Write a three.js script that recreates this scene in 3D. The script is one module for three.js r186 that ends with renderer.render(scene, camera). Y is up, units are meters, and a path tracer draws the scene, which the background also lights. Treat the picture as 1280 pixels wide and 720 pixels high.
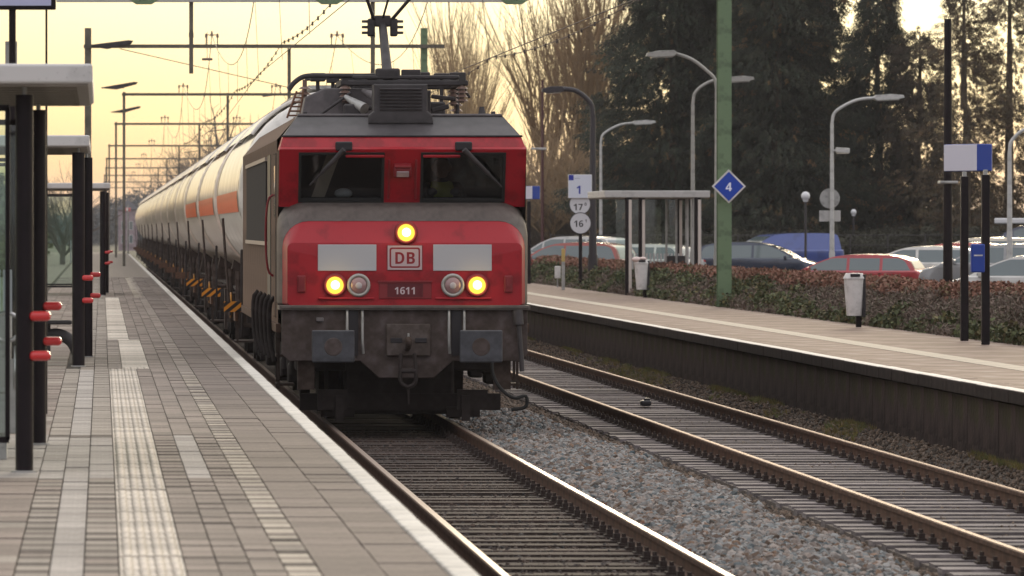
import * as THREE from 'three';
import { mergeGeometries, toCreasedNormals } from 'three/addons/utils/BufferGeometryUtils.js';
import { RoundedBoxGeometry } from 'three/addons/geometries/RoundedBoxGeometry.js';
import { MarchingCubes } from 'three/addons/objects/MarchingCubes.js';

// ------------------------------------------------------------------ camera, sky, sun, exposure
const F = 6800, CY = 2.34, VX = 127, VY = 285;          // long lens; tracks run along -z
const scene = new THREE.Scene();
const camera = new THREE.PerspectiveCamera(2 * Math.atan(435 / F) * 180 / Math.PI, 2306 / 870, 1, 6000);
camera.position.set(0, CY, 0);
camera.setViewOffset(2306, 870, 1026, 150, 1280, 720);
camera.focus = 66; camera.userData.fStop = 4;
const renderer = new THREE.WebGLRenderer({ antialias: true });
renderer.toneMapping = THREE.LinearToneMapping;
renderer.toneMappingExposure = 1.22;
renderer.shadowMap.enabled = true;
const at = (px, Z) => (px - VX) * Z / F;                 // metres right of the camera for a column at a distance
const up = (py, Z) => CY + (VY - py) * Z / F;            // metres above rail level for a row at a distance

const SUN_AZ = 10, SUN_EL = 7;
const rad = d => d * Math.PI / 180;
const sunDir = new THREE.Vector3(Math.sin(rad(SUN_AZ)) * Math.cos(rad(SUN_EL)), Math.sin(rad(SUN_EL)), -Math.cos(rad(SUN_AZ)) * Math.cos(rad(SUN_EL)));
function ramp(stops, e) {
  for (let i = 1; i < stops.length; i++) if (e <= stops[i][0]) {
    const [e0, a] = stops[i - 1], [e1, b] = stops[i]; let t = (e - e0) / (e1 - e0); t = Math.max(0, Math.min(1, t));
    return a.map((v, k) => v + (b[k] - v) * t);
  }
  return stops[stops.length - 1][1];
}
const WEST = [[-90, [.10, .09, .08]], [-1, [.4, .3, .2]], [0, [.90, .52, .28]], [.7, [1.06, .67, .31]], [1.5, [1.16, .87, .42]], [2.4, [1.2, 1.0, .58]], [6, [1.24, 1.05, .70]], [15, [1.16, 1.04, .84]], [35, [1.02, 1.0, .98]], [90, [.98, .97, 1.0]]];
const EAST = [[-90, [.10, .09, .08]], [-1, [.3, .28, .28]], [0, [.50, .47, .49]], [10, [.56, .54, .57]], [35, [.78, .77, .80]], [90, [.98, .97, 1.0]]];
{
  const W = 1024, H = 1024, d = new Float32Array(W * H * 4);
  for (let j = 0; j < H; j++) for (let i = 0; i < W; i++) {
    const el = ((j + .5) / H - .5) * Math.PI, a = ((i + .5) / W - .5) * 2 * Math.PI;
    const dx = Math.cos(a) * Math.cos(el), dz = Math.sin(a) * Math.cos(el), dy = Math.sin(el);
    const az = Math.atan2(dx, -dz), e = el * 180 / Math.PI;
    let w = .5 + .5 * Math.cos(az - rad(SUN_AZ)); w = Math.pow(w, 1.6);
    const A = ramp(WEST, e), B = ramp(EAST, e);
    const dot = dx * sunDir.x + dy * sunDir.y + dz * sunDir.z, g = Math.exp(-Math.pow(Math.acos(Math.min(1, dot)) / rad(7.5), 2)) * 1.0 * (e > -1 ? 1 : 0);
    const k = (j * W + i) * 4;
    d[k] = B[0] + (A[0] - B[0]) * w + g; d[k + 1] = B[1] + (A[1] - B[1]) * w + g * .86; d[k + 2] = B[2] + (A[2] - B[2]) * w + g * .55; d[k + 3] = 1;
  }
  const sky = new THREE.DataTexture(d, W, H, THREE.RGBAFormat, THREE.FloatType);
  sky.mapping = THREE.EquirectangularReflectionMapping; sky.magFilter = THREE.LinearFilter; sky.minFilter = THREE.LinearFilter; sky.needsUpdate = true;
  scene.background = sky; scene.environment = sky;
}
const sun = new THREE.DirectionalLight(new THREE.Color().setRGB(1, .83, .58), 1.2);
sun.position.copy(sunDir).multiplyScalar(400).add(new THREE.Vector3(8, 0, -110)); sun.target.position.set(8, 0, -110);
sun.castShadow = true; sun.shadow.radius = 24; sun.shadow.mapSize.set(2048, 2048);
Object.assign(sun.shadow.camera, { left: -120, right: 120, top: 120, bottom: -120, near: 1, far: 900 });
scene.add(sun, sun.target);
scene.fog = new THREE.FogExp2(new THREE.Color().setRGB(.8, .78, .8), .00015);

// ------------------------------------------------------------------ helpers
let seed = 7;
const rnd = () => { seed = (seed * 1664525 + 1013904223) >>> 0; return seed / 4294967296; };
const rr = (a, b) => a + (b - a) * rnd();
const V = (x, y, z) => new THREE.Vector3(x, y, z);
const used = {};
function numbered(n) { used[n] = (used[n] ?? -1) + 1; return used[n] ? n + '_' + String(used[n]).padStart(3, '0') : n; }
function hash(x, y) { let h = Math.imul(x, 374761393) + Math.imul(y, 668265263); h = Math.imul(h ^ (h >>> 13), 1274126177); return ((h ^ (h >>> 16)) >>> 0) / 4294967296; }
function vn(x, y, p) { const xi = Math.floor(x), yi = Math.floor(y), fx = x - xi, fy = y - yi, s = t => t * t * (3 - 2 * t), m = v => ((v % p) + p) % p;
  const a = hash(m(xi), m(yi)), b = hash(m(xi + 1), m(yi)), c = hash(m(xi), m(yi + 1)), e = hash(m(xi + 1), m(yi + 1)), u = s(fx), v = s(fy);
  return a + (b - a) * u + (c - a) * v + (a - b - c + e) * u * v; }
function fbm(u, v, f, o = 4) { let t = 0, a = .5, n = 0; for (let i = 0; i < o; i++) { t += a * vn(u * f, v * f, f); n += a; a *= .55; f *= 2; } return t / n; }
function tex(n, fn, srgb = true) {
  const d = new Uint8Array(n * n * 4);
  for (let y = 0; y < n; y++) for (let x = 0; x < n; x++) { let c = fn(x / n, y / n); if (typeof c === 'number') c = [c, c, c]; const k = (y * n + x) * 4; for (let q = 0; q < 3; q++) d[k + q] = Math.max(0, Math.min(255, c[q] * 255)); d[k + 3] = 255; }
  const t = new THREE.DataTexture(d, n, n); t.wrapS = t.wrapT = THREE.RepeatWrapping; t.magFilter = THREE.LinearFilter; t.minFilter = THREE.LinearMipmapLinearFilter; t.generateMipmaps = true;
  if (srgb) t.colorSpace = THREE.SRGBColorSpace; t.needsUpdate = true; return t;
}
const sm = (a, b, x) => { x = Math.max(0, Math.min(1, (x - a) / (b - a))); return x * x * (3 - 2 * x); };
// colour maps, near white on average, in metres through repeat
const T = {
  speck: tex(256, (u, v) => .58 + .34 * fbm(u, v, 48, 3) + .22 * fbm(u + .3, v, 6, 4) + .10 * (hash(u * 256 | 0, v * 256 | 0) - .5)),
  blot: tex(256, (u, v) => { const n = fbm(u, v, 5, 5); const k = .68 + .42 * n + .08 * (hash(u * 256 | 0, v * 256 | 0) - .5); return [k, k * (.985), k * .96]; }),
  rust: tex(256, (u, v) => { const n = fbm(u, v, 8, 5), k = .6 + .55 * n; return [k, k * (.88 + .12 * n), k * (.78 + .25 * n)]; }),
  streak: tex(256, (u, v) => { const n = fbm(u, v * .25, 16, 4) * .6 + fbm(u + .2, v, 5, 4) * .4; const k = .5 + .72 * n; const g = sm(.5, .75, fbm(u + .6, v, 6, 4)); return [k * (1 - .1 * g), k, k * (1 - .22 * g)]; }),
  grime: tex(256, (u, v) => { const n = sm(.42, .75, fbm(u, v, 6, 5)), m = hash(u * 256 | 0, v * 256 | 0) > .994 ? .75 : 1; const k = (1 - .16 * n) * m; return [k, k * .99, k * .97]; }),
  wood: tex(256, (u, v) => { const n = fbm(u * .12, v, 64, 3) * .55 + fbm(u, v, 6, 4) * .45; return .52 + .62 * n; }),
};
const bumpT = tex(256, (u, v) => .4 * fbm(u, v, 64, 2) + .6 * fbm(u, v, 16, 3), false);
const clones = {};
function scaled(t, m, key) { const k = key + m; return clones[k] ??= (() => { const c = t.clone(); c.repeat.set(1 / m, 1 / m); c.needsUpdate = true; return c; })(); }
function M(c, rough = .8, o = {}) {
  const { map, size = 1, bump, physical, ...rest } = o;
  const K = physical || rest.clearcoat || rest.transmission || rest.sheen ? THREE.MeshPhysicalMaterial : THREE.MeshStandardMaterial;
  const m = new K({ roughness: rough, ...rest }); m.color.setRGB(...c);
  if (map) m.map = scaled(T[map], size, map);
  if (bump) { m.bumpMap = scaled(bumpT, size, 'bump'); m.bumpScale = bump; }
  return m;
}
const scr = [];
class MB {
  constructor() { this.g = []; }
  add(g, m) { if (g.index) g = g.toNonIndexed(); else g = g.clone(); for (const k of Object.keys(g.attributes)) if (k !== 'position' && k !== 'normal') g.deleteAttribute(k); if (m) g.applyMatrix4(m); this.g.push(g); return this; }
  place(g, x, y, z, rx = 0, ry = 0, rz = 0) { return this.add(g, new THREE.Matrix4().compose(V(x, y, z), new THREE.Quaternion().setFromEuler(new THREE.Euler(rx, ry, rz)), V(1, 1, 1))); }
  box(w, h, d, x, y, z, rx = 0, ry = 0, rz = 0) { return this.place(new THREE.BoxGeometry(w, h, d), x, y, z, rx, ry, rz); }
  rbox(w, h, d, r, x, y, z, rx = 0, ry = 0, rz = 0) { return this.place(new RoundedBoxGeometry(w, h, d, 2, r), x, y, z, rx, ry, rz); }
  cyl(a, b, r0, r1 = r0, n = 10) { const q = b.clone().sub(a), L = q.length(); const g = new THREE.CylinderGeometry(r1, r0, L, n); return this.add(g, new THREE.Matrix4().compose(a.clone().add(b).multiplyScalar(.5), new THREE.Quaternion().setFromUnitVectors(V(0, 1, 0), q.normalize()), V(1, 1, 1))); }
  tube(pts, r, n = 24, k = 6) { return this.add(new THREE.TubeGeometry(new THREE.CatmullRomCurve3(pts, false, 'centripetal'), n, r, k)); }
  sph(r, x, y, z, sx = 1, sy = 1, sz = 1) { const g = new THREE.SphereGeometry(r, 14, 10); g.scale(sx, sy, sz); return this.place(g, x, y, z); }
  poly(quads) { // list of triangles/quads of [x,y,z]
    const p = []; for (const q of quads) for (let i = 1; i < q.length - 1; i++) p.push(...q[0], ...q[i], ...q[i + 1]);
    const g = new THREE.BufferGeometry(); g.setAttribute('position', new THREE.Float32BufferAttribute(p, 3)); g.computeVertexNormals(); this.g.push(g); return this; }
  ext(pts, depth, o = {}) { // outline in xy, drawn out along +z
    const s = new THREE.Shape(pts.map(p => new THREE.Vector2(...p))); if (o.holes) for (const h of o.holes) s.holes.push(new THREE.Path(h.map(p => new THREE.Vector2(...p))));
    const g = new THREE.ExtrudeGeometry(s, { depth, bevelEnabled: !!o.bevel, bevelSize: o.bevel || 0, bevelThickness: o.bevel || 0, bevelSegments: 2, curveSegments: 10 });
    if (o.m) g.applyMatrix4(o.m); return this.add(g); }
  geo() { const g = this.g.length === 1 ? this.g[0] : mergeGeometries(this.g); return uvBox(g); }
  build(name, mat, parent) { return mesh(name, this.geo(), mat, parent); }
}
function uvBox(g) {
  const p = g.attributes.position, n = g.attributes.normal, uv = new Float32Array(p.count * 2);
  for (let i = 0; i < p.count; i += 3) {
    let ax = 0, ay = 0, az = 0; for (let k = i; k < i + 3 && k < p.count; k++) { ax += n.getX(k); ay += n.getY(k); az += n.getZ(k); }
    ax = Math.abs(ax); ay = Math.abs(ay); az = Math.abs(az);
    for (let k = i; k < i + 3 && k < p.count; k++) { const x = p.getX(k), y = p.getY(k), z = p.getZ(k);
      if (ay >= ax && ay >= az) { uv[k * 2] = x; uv[k * 2 + 1] = z; } else if (ax >= az) { uv[k * 2] = z; uv[k * 2 + 1] = y; } else { uv[k * 2] = x; uv[k * 2 + 1] = y; } }
  }
  g.setAttribute('uv', new THREE.BufferAttribute(uv, 2)); return g;
}
function mesh(name, geo, mat, parent = scene) { const m = new THREE.Mesh(geo, mat); m.name = parent === scene ? numbered(name) : name; m.castShadow = m.receiveShadow = true; parent.add(m); return m; }
function tag(o, label, category, group, kind) { if (label) o.userData.label = label; if (category) o.userData.category = category; if (group) o.userData.group = group; if (kind) o.userData.kind = kind; return o; }
function thing(name, label, category, p = [0, 0, 0], turn = 0, group) { const o = new THREE.Group(); o.name = numbered(name); o.position.set(...p); o.rotation.y = turn; scene.add(o); return tag(o, label, category, group); }
function struct(name, mb, mat) { const m = mb.build(name, mat, scene); m.userData.kind = 'structure'; return m; }
function copy(o, p, turn, label, group) { const c = o.clone(); c.name = numbered(o.name.replace(/_\d{3}$/, '')); c.position.set(...p); c.rotation.y = turn; c.userData = { ...o.userData }; if (label) c.userData.label = label; if (group) c.userData.group = group; scene.add(c); return c; }
function instanced(name, geo, mat, list, parent, colorFn) { // list of [x,y,z,scale,quat]
  const im = new THREE.InstancedMesh(geo, mat, list.length); im.name = parent === scene ? numbered(name) : name; const m = new THREE.Matrix4(), c = new THREE.Color();
  list.forEach(([x, y, z, s, q, s2], i) => { m.compose(V(x, y, z), q, typeof s === 'number' ? V(s, s2 ?? s, s) : s); im.setMatrixAt(i, m); if (colorFn) { c.setRGB(...colorFn(i, x, y, z)); im.setColorAt(i, c); } });
  im.castShadow = im.receiveShadow = true; im.userData.kind = 'stuff'; parent.add(im); return im;
}
const quat = (rx, ry, rz) => new THREE.Quaternion().setFromEuler(new THREE.Euler(rx, ry, rz, 'YXZ'));
const anyQuat = () => quat(rr(0, 6.28), rr(0, 6.28), rr(0, 6.28));
function canvasTex(w, h, draw) { const c = document.createElement('canvas'); c.width = w; c.height = h; const x = c.getContext('2d'); draw(x, w, h); const t = new THREE.CanvasTexture(c); t.colorSpace = THREE.SRGBColorSpace; t.needsUpdate = true; return t; }
function print(name, t, w, h, p, parent, o = {}) { // a flat printed sheet facing +z
  const g = o.round ? new THREE.CircleGeometry(w / 2, 32) : new THREE.PlaneGeometry(w, h); const m = new THREE.Mesh(g, new THREE.MeshStandardMaterial({ map: t, roughness: o.rough ?? .45 })); m.name = name; m.position.set(...p); if (o.rz) m.rotation.z = o.rz; if (o.ry) m.rotation.y = o.ry; m.castShadow = m.receiveShadow = true; parent.add(m); return m; }

// ------------------------------------------------------------------ materials
const mat = {
  ground: M([.075, .075, .045], .95, { map: 'blot', size: 9 }),
  asphalt: M([.06, .06, .062], .9, { map: 'speck', size: 3 }),
  bed: M([.075, .06, .05], .95, { map: 'blot', size: 1.7, bump: .02 }),
  joint: M([.09, .08, .07], .95, { map: 'speck', size: .6 }),
  platTop: M([.27, .235, .205], .85, { map: 'blot', size: 1.4 }),
  platTopR: M([.295, .24, .21], .85, { map: 'rust', size: 2.7 }),
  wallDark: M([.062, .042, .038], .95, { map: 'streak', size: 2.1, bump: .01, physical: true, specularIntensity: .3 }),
  coping: M([.80, .775, .74], .8, { map: 'grime', size: .7 }),
  copingGrey: M([.43, .40, .37], .85, { map: 'blot', size: .9 }),
  lineStone: M([.52, .47, .40], .85, { map: 'grime', size: .8 }),
  rail: M([.115, .06, .038], .75, { map: 'rust', size: .6, metalness: .2 }),
  shine: M([.40, .33, .29], .42, { metalness: 1 }),
  shineOld: M([.34, .22, .17], .62, { metalness: .45, map: 'rust', size: .5 }),
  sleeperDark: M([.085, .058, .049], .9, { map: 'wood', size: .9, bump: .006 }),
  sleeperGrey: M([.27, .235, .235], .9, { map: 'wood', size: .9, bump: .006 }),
  plate: M([.05, .036, .032], .8, { map: 'rust', size: .4 }),
  black: M([.012, .010, .014], .45),
  blackPost: M([.010, .006, .009], .5, { map: 'grime', size: .5, physical: true, specularIntensity: .45 }),
  white: M([.72, .72, .74], .5, { map: 'grime', size: 1.2 }),
  roofGrey: M([.50, .50, .51], .55, { map: 'grime', size: 1.5 }),
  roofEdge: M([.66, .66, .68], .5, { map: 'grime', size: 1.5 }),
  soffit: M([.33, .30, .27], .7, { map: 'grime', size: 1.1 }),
  steel: M([.55, .55, .56], .3, { metalness: 1 }),
  galv: M([.42, .43, .44], .5, { metalness: .5, map: 'grime', size: .6 }),
  glass: M([.9, .95, .93], .03, { transmission: 1, ior: 1.5, thickness: 0 }),
  green: M([.15, .235, .135], .5, { map: 'grime', size: .7 }),
  portal: M([.16, .15, .125], .6, { map: 'blot', size: .8 }),
  wire: M([.07, .05, .045], .6, { metalness: .5 }),
  insul: M([.16, .10, .08], .4),
  red: M([.36, .010, .021], .5, { clearcoat: .22, clearcoatRoughness: .2, specularIntensity: .55, physical: true, map: 'grime', size: .8 }),
  redDark: M([.22, .014, .02], .5),
  redStub: M([.62, .028, .03], .3, { clearcoat: .6, clearcoatRoughness: .15 }),
  dusty: M([.155, .10, .08], .7, { map: 'blot', size: 1.1, physical: true, specularIntensity: .22 }),  // dust, with the beige sky reflection on the red body put into the colour
  darkStone: M([.11, .095, .088], .85, { map: 'blot', size: .9 }),
  sill: M([.14, .118, .112], .6, { map: 'blot', size: .5 }),
  roofDark: M([.085, .08, .09], .5, { map: 'blot', size: .9 }),
  equip: M([.06, .055, .062], .65, { map: 'blot', size: .6 }),
  equipLight: M([.16, .15, .165], .6, { map: 'blot', size: .6 }),
  apron: M([.095, .078, .076], .75, { map: 'rust', size: .7 }),
  under: M([.032, .025, .025], .85, { map: 'rust', size: .6 }),
  underMid: M([.075, .056, .048], .85, { map: 'rust', size: .5 }),
  bufferBlue: M([.075, .08, .1], .6, { map: 'blot', size: .4 }),
  panelGrey: M([.46, .47, .50], .45),
  grille: M([.045, .042, .041], .9, { physical: true, specularIntensity: .2 }),
  rubber: M([.012, .012, .012], .8),
  blue: M([.012, .05, .33], .4),
  orange: M([.75, .12, .03], .4, { map: 'grime', size: .9 }),
  yellow: M([.62, .30, .02], .5, { map: 'rust', size: .5 }),
  bark: M([.13, .10, .07], .9, { map: 'blot', size: .8, bump: .03 }),
  barkPale: M([.24, .17, .10], .9, { map: 'blot', size: .7 }),
};

// ------------------------------------------------------------------ ground, platforms, track bed
struct('ground', new MB().box(3600, .2, 3600, 0, -.62, -1500), mat.ground);
struct('track_bed', new MB().box(7.3, .3, 330, 5.4, -.40, -185), mat.bed);
struct('car_park', new MB().box(50, .9, 190, 39.6, -.05, -185), mat.asphalt);

// left platform
const P1 = .80;
{
  const plat = new THREE.Group(); plat.name = numbered('platform'); plat.userData = { kind: 'structure', label: 'paved platform with a cream tactile strip beside the train' }; scene.add(plat);
  new MB().box(6.6, 1.25, 330, -1.70, P1 - .05 - .625, -180).build('platform_base', mat.joint, plat);
  new MB().box(.1, .9, 330, 1.60, .1, -180).build('platform_wall', mat.wallDark, plat);
  new MB().box(3.6, .05, 330, -3.2 + .005, P1 - .025 - .003, -180).build('platform_surface', mat.platTop, plat);
  // pavers
  const TONES = { taupe: [.345, .285, .245], taupe2: [.30, .25, .215], grey: [.52, .475, .435], beige: [.40, .35, .30], cream: [.56, .49, .40], dark: [.12, .095, .085], pink: [.31, .25, .215], tact: [.84, .755, .645], slab: [.252, .205, .178], white: [.84, .83, .80] };
  const mats = {}; for (const k in TONES) mats[k] = [.84, 1, 1.15].map(f => M(TONES[k].map(c => c * f), .85, { map: 'speck', size: .35, bump: .003 }));
  const geoCache = {};
  const rest = [], restCol = []; let nInd = 0;
  function piece(x0, x1, z0, z1, tone, gap = .007) { // z0 nearer the camera (smaller distance)
    const w = x1 - x0 - gap, d = z1 - z0 - gap, x = (x0 + x1) / 2, z = -(z0 + z1) / 2, dy = rr(-.003, .003), tilt = rr(-.006, .006);
    if (nInd < 300) {
      nInd++; const k = w.toFixed(3) + d.toFixed(3) + (tone === 'tact');
      geoCache[k] ??= tileGeo(w, d, tone === 'tact');
      const m = new THREE.Mesh(geoCache[k], mats[tone][(rnd() * 3) | 0]); m.name = tone === 'tact' ? 'tactile_tile' : 'paver'; m.position.set(x, P1 + dy, z); m.rotation.x = tilt; m.castShadow = m.receiveShadow = true; plat.add(m);
    } else {
      const g = tileGeo(w, d, tone === 'tact' && z0 < 60).clone(); g.rotateX(tilt); g.translate(x, P1 + dy, z); rest.push(g);
      const f = rr(.82, 1.18), c = TONES[tone]; const n = g.attributes.position.count, a = new Float32Array(n * 3); for (let i = 0; i < n; i++) { a[i * 3] = c[0] * f; a[i * 3 + 1] = c[1] * f; a[i * 3 + 2] = c[2] * f; } g.setAttribute('color', new THREE.BufferAttribute(a, 3));
    }
  }
  function tileGeo(w, d, ribs) {
    const b = new MB(); b.box(w, .045, d, 0, -.0225, 0);
    if (ribs) for (let i = 0; i < 4; i++) b.add(new THREE.CylinderGeometry(.022, .030, d * .96, 4, 1).rotateX(Math.PI / 2).rotateZ(Math.PI / 4 * 0).scale(1, .12, 1), new THREE.Matrix4().makeTranslation(-w / 2 + w * (i + .5) / 4, 0, 0));
    return b.geo();
  }
  function row(z0, L) {
    const z1 = z0 + L, i = Math.round(z0 / L); const odd = i % 2;
    const zone = z0 < 33.2 ? 'D' : z0 < 40.3 ? 'C' : z0 < 59 ? 'B' : 'A';
    let t0 = .08, t1 = .38; if (z0 > 59.2 && z0 < 74.6) { t0 = .225; t1 = .525; } else if (z0 > 120) { t0 = .72; t1 = .9; }
    const cross = z0 > 58.6 && z0 < 58.95;
    // slabs by the edge
    piece(1.265, 1.545, z0, z1, 'slab'); piece(.98, 1.265, z0, z1, 'slab');
    // soldier course: alternating light bricks and narrow dark ones
    if (z0 < 57) { piece(.83, .98, z0, z0 + L * .62, (hash(i, 3) > .25) ? 'cream' : 'beige'); piece(.83, .98, z0 + L * .62, z1, odd ? 'dark' : 'taupe2'); } else piece(.83, .98, z0, z1, odd ? 'beige' : 'taupe');
    if (t1 > .6) { piece(t0, t1, z0, z1, 'cream'); piece(.52, .72, z0, z1, 'taupe'); piece(.30, .52, z0, z1, 'taupe2'); piece(.08, .30, z0, z1, 'taupe'); t0 = .08; }
    else {
      piece(t0, t1, z0, z1, 'tact');
      const cols = t1 > .5 ? [[t1, .68], [.68, .83]] : [[.38, .53], [.53, .68], [.68, .83]];
      cols.forEach(([a, b], c) => {
        if (cross) return piece(a, b, z0, z1, 'cream');
        if (zone === 'C' && c === 1 && z0 > 33.4) return piece(a, b, z0, z1, 'grey');
        if (zone === 'C' && c !== 1) { piece(a, b, z0, z0 + L * .66, 'taupe'); piece(a, b, z0 + L * .66, z1, 'dark'); return; }
        if (zone === 'D') { const dk = c === 0 ? hash(i, 5) > .45 : hash(i, c + 20) > .8; piece(a, b, z0, z0 + L * .72, hash(i, c) > .5 ? 'taupe' : 'taupe2'); piece(a, b, z0 + L * .72, z1, dk ? 'dark' : 'taupe2'); return; }
        piece(a, b, z0, z1, hash(i, c + 9) > .5 ? 'taupe' : 'taupe2');
      });
    }
    const left = t0 > .2 ? [[-.08, .07], [.07, .225], [-.235, -.08]] : [[-.08, .08], [-.235, -.08], [-.39, -.235]];
    left.forEach(([a, b], c) => {
      if (cross && c < 2) return piece(a, b, z0, z1, 'cream');
      if (zone === 'D') { if (c === 1) return piece(a, b, z0, z1, 'grey'); piece(a, b, z0, z0 + L * .62, hash(i, c + 40) > .3 ? 'beige' : 'taupe'); piece(a, b, z0 + L * .62, z1, hash(i, 41 + c) > .2 ? 'dark' : 'taupe2'); return; }
      if (zone === 'C') { if (z0 > 39.8) return piece(a, b, z0, z1, 'dark'); return piece(a, b, z0, z1, 'grey'); }
      if (zone === 'B') return piece(a, b, z0, z1, c === 1 ? 'grey' : 'beige');
      piece(a, b, z0, z1, odd && z0 < 75 ? 'taupe2' : 'beige');
    });
    for (const [a, b] of [[-.69, -.39], [-.99, -.69], [-1.29, -.99]]) piece(a, b, z0, z1, zone === 'C' ? 'grey' : hash(i, (a * 10) | 0) > .86 ? 'beige' : 'pink');
  }
  const L = .5; for (let z = 23.5; z < 170; z += L) row(z, z < 110 ? L : L);
  const all = mergeGeometries(rest); const m = mesh('paver', all, new THREE.MeshStandardMaterial({ vertexColors: true, roughness: .85, map: scaled(T.speck, .35, 'speck'), bumpMap: scaled(bumpT, .35, 'bump'), bumpScale: .003 }), plat); m.userData.kind = 'stuff';
  new MB().box(2.85, .04, 175, .12, P1 - .02, -170 - 87.5).build('platform_surface', mat.platTop, plat);
  // white painted edge stones
  const eg = new MB().rbox(.121, .14, .995, .012, 0, -.07, 0).geo(), em = [.78, .83, .87].map(v => M([v, v * .99, v * .955], .8, { map: 'blot', size: .6, bump: .004 }));
  for (let i = 0, z = 22.5; z < 320; i++, z++) { const s = new THREE.Mesh(eg, em[(hash(i, 77) * 3) | 0]); s.name = 'edge_stone'; s.position.set(1.607 + rr(-.002, .002), P1 + .012 + rr(-.002, .002), -z); s.castShadow = s.receiveShadow = true; plat.add(s); }
}
// right platform
const P2 = .70;
{
  const plat = new THREE.Group(); plat.name = numbered('platform'); plat.userData = { kind: 'structure', label: 'opposite platform with a dark stained concrete front wall' }; scene.add(plat);
  new MB().box(3.75, 1.2, 300, 11.05, P2 - .6, -190).build('platform_base', mat.platTopR, plat);
  new MB().box(2.6, 1.2, 16, 14.2, P2 - .604, -138).build('platform_base', mat.platTopR, plat);
  new MB().box(.36, .02, 300, 10.72, P2 - .005, -190).build('light_paving_line', mat.lineStone, plat);
  const wg = [.985, .99].map(w => new MB().box(.12, 1.0, w, 0, 0, 0).geo());
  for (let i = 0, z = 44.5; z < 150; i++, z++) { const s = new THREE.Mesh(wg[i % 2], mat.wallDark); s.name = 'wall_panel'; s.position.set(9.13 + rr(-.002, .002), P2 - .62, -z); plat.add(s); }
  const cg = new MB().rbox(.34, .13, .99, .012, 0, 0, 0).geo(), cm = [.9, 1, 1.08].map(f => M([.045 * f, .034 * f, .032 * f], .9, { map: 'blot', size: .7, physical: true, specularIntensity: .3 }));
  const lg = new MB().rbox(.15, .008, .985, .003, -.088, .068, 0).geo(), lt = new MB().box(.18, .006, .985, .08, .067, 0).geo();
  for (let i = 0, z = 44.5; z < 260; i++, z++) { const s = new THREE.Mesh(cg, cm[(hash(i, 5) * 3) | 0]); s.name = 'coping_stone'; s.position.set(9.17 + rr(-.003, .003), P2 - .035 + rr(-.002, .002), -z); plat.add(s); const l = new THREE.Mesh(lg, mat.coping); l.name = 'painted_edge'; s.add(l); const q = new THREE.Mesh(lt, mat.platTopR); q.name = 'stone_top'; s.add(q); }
}
// tracks
function railGeo(z0, z1) { const h = [[-.07, -.155], [.07, -.155], [.07, -.14], [.012, -.125], [.010, -.045], [.036, -.035], [.036, -.004], [.03, 0], [-.03, 0], [-.036, -.004], [-.036, -.035], [-.010, -.045], [-.012, -.125], [-.07, -.14]]; return new MB().ext(h, z1 - z0, { m: new THREE.Matrix4().makeTranslation(0, 0, -z1) }).geo(); }
function track(X, label, z0, z1, sleeper, shine, seedDark) {
  const t = thing('railway_track', label, 'railway track', [X, 0, 0]); 
  for (const s of [-1, 1]) { const r = mesh('rail', railGeo(z0, 330), mat.rail, t); r.position.x = s * .7525; new MB().box(.052, .003, 330 - z0, 0, .0022, -(330 + z0) / 2).build('running_surface', shine, r); }
  const sg = [0, 1, 2].map(i => { const b = new MB().box(2.5, .16, .25, 0, 0, 0); const g = b.geo(); const uv = g.attributes.uv; for (let k = 0; k < uv.count; k++) uv.setXY(k, uv.getX(k) + i * 1.3, uv.getY(k) + i * .37); return g; });
  const sms = [.8, 1, 1.2].map(f => { const m = sleeper.clone(); m.color.multiplyScalar(f); return m; });
  const f = new MB(); let n = 0;
  for (let z = z0 + .3; z < z1; z += .6) {
    const s = new THREE.Mesh(sg[n % 3], sms[(hash(n, seedDark) * 3) | 0]); s.name = 'sleeper'; s.position.set(rr(-.03, .03), -.238 + rr(-.006, .006), -z + rr(-.02, .02)); s.rotation.y = rr(-.012, .012); s.rotation.x = rr(-.02, .02); s.castShadow = s.receiveShadow = true; t.add(s); n++;
    for (const q of [-1, 1]) { f.box(.30, .022, .15, q * .7525, -.157 + .004, -z); for (const e of [-1, 1]) { f.box(.05, .05, .11, q * .7525 + e * .105, -.125, -z); f.cyl(V(q * .7525 + e * .105, -.13, -z), V(q * .7525 + e * .105, -.07, -z), .018, .018, 5); } }
  }
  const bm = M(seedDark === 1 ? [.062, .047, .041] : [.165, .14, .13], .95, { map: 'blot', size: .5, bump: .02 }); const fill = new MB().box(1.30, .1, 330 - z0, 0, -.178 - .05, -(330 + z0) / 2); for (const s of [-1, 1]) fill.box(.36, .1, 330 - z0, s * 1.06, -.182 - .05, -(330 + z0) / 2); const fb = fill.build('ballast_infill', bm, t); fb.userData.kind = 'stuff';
  const ft = f.build('rail_fastening', mat.plate, t); ft.userData.kind = 'stuff';
  return t;
}
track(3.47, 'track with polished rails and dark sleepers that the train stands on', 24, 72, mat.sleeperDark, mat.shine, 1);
track(7.41, 'empty rusty track with grey sleepers beside the opposite platform', 30, 150, mat.sleeperGrey, mat.shineOld, 2);
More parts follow.
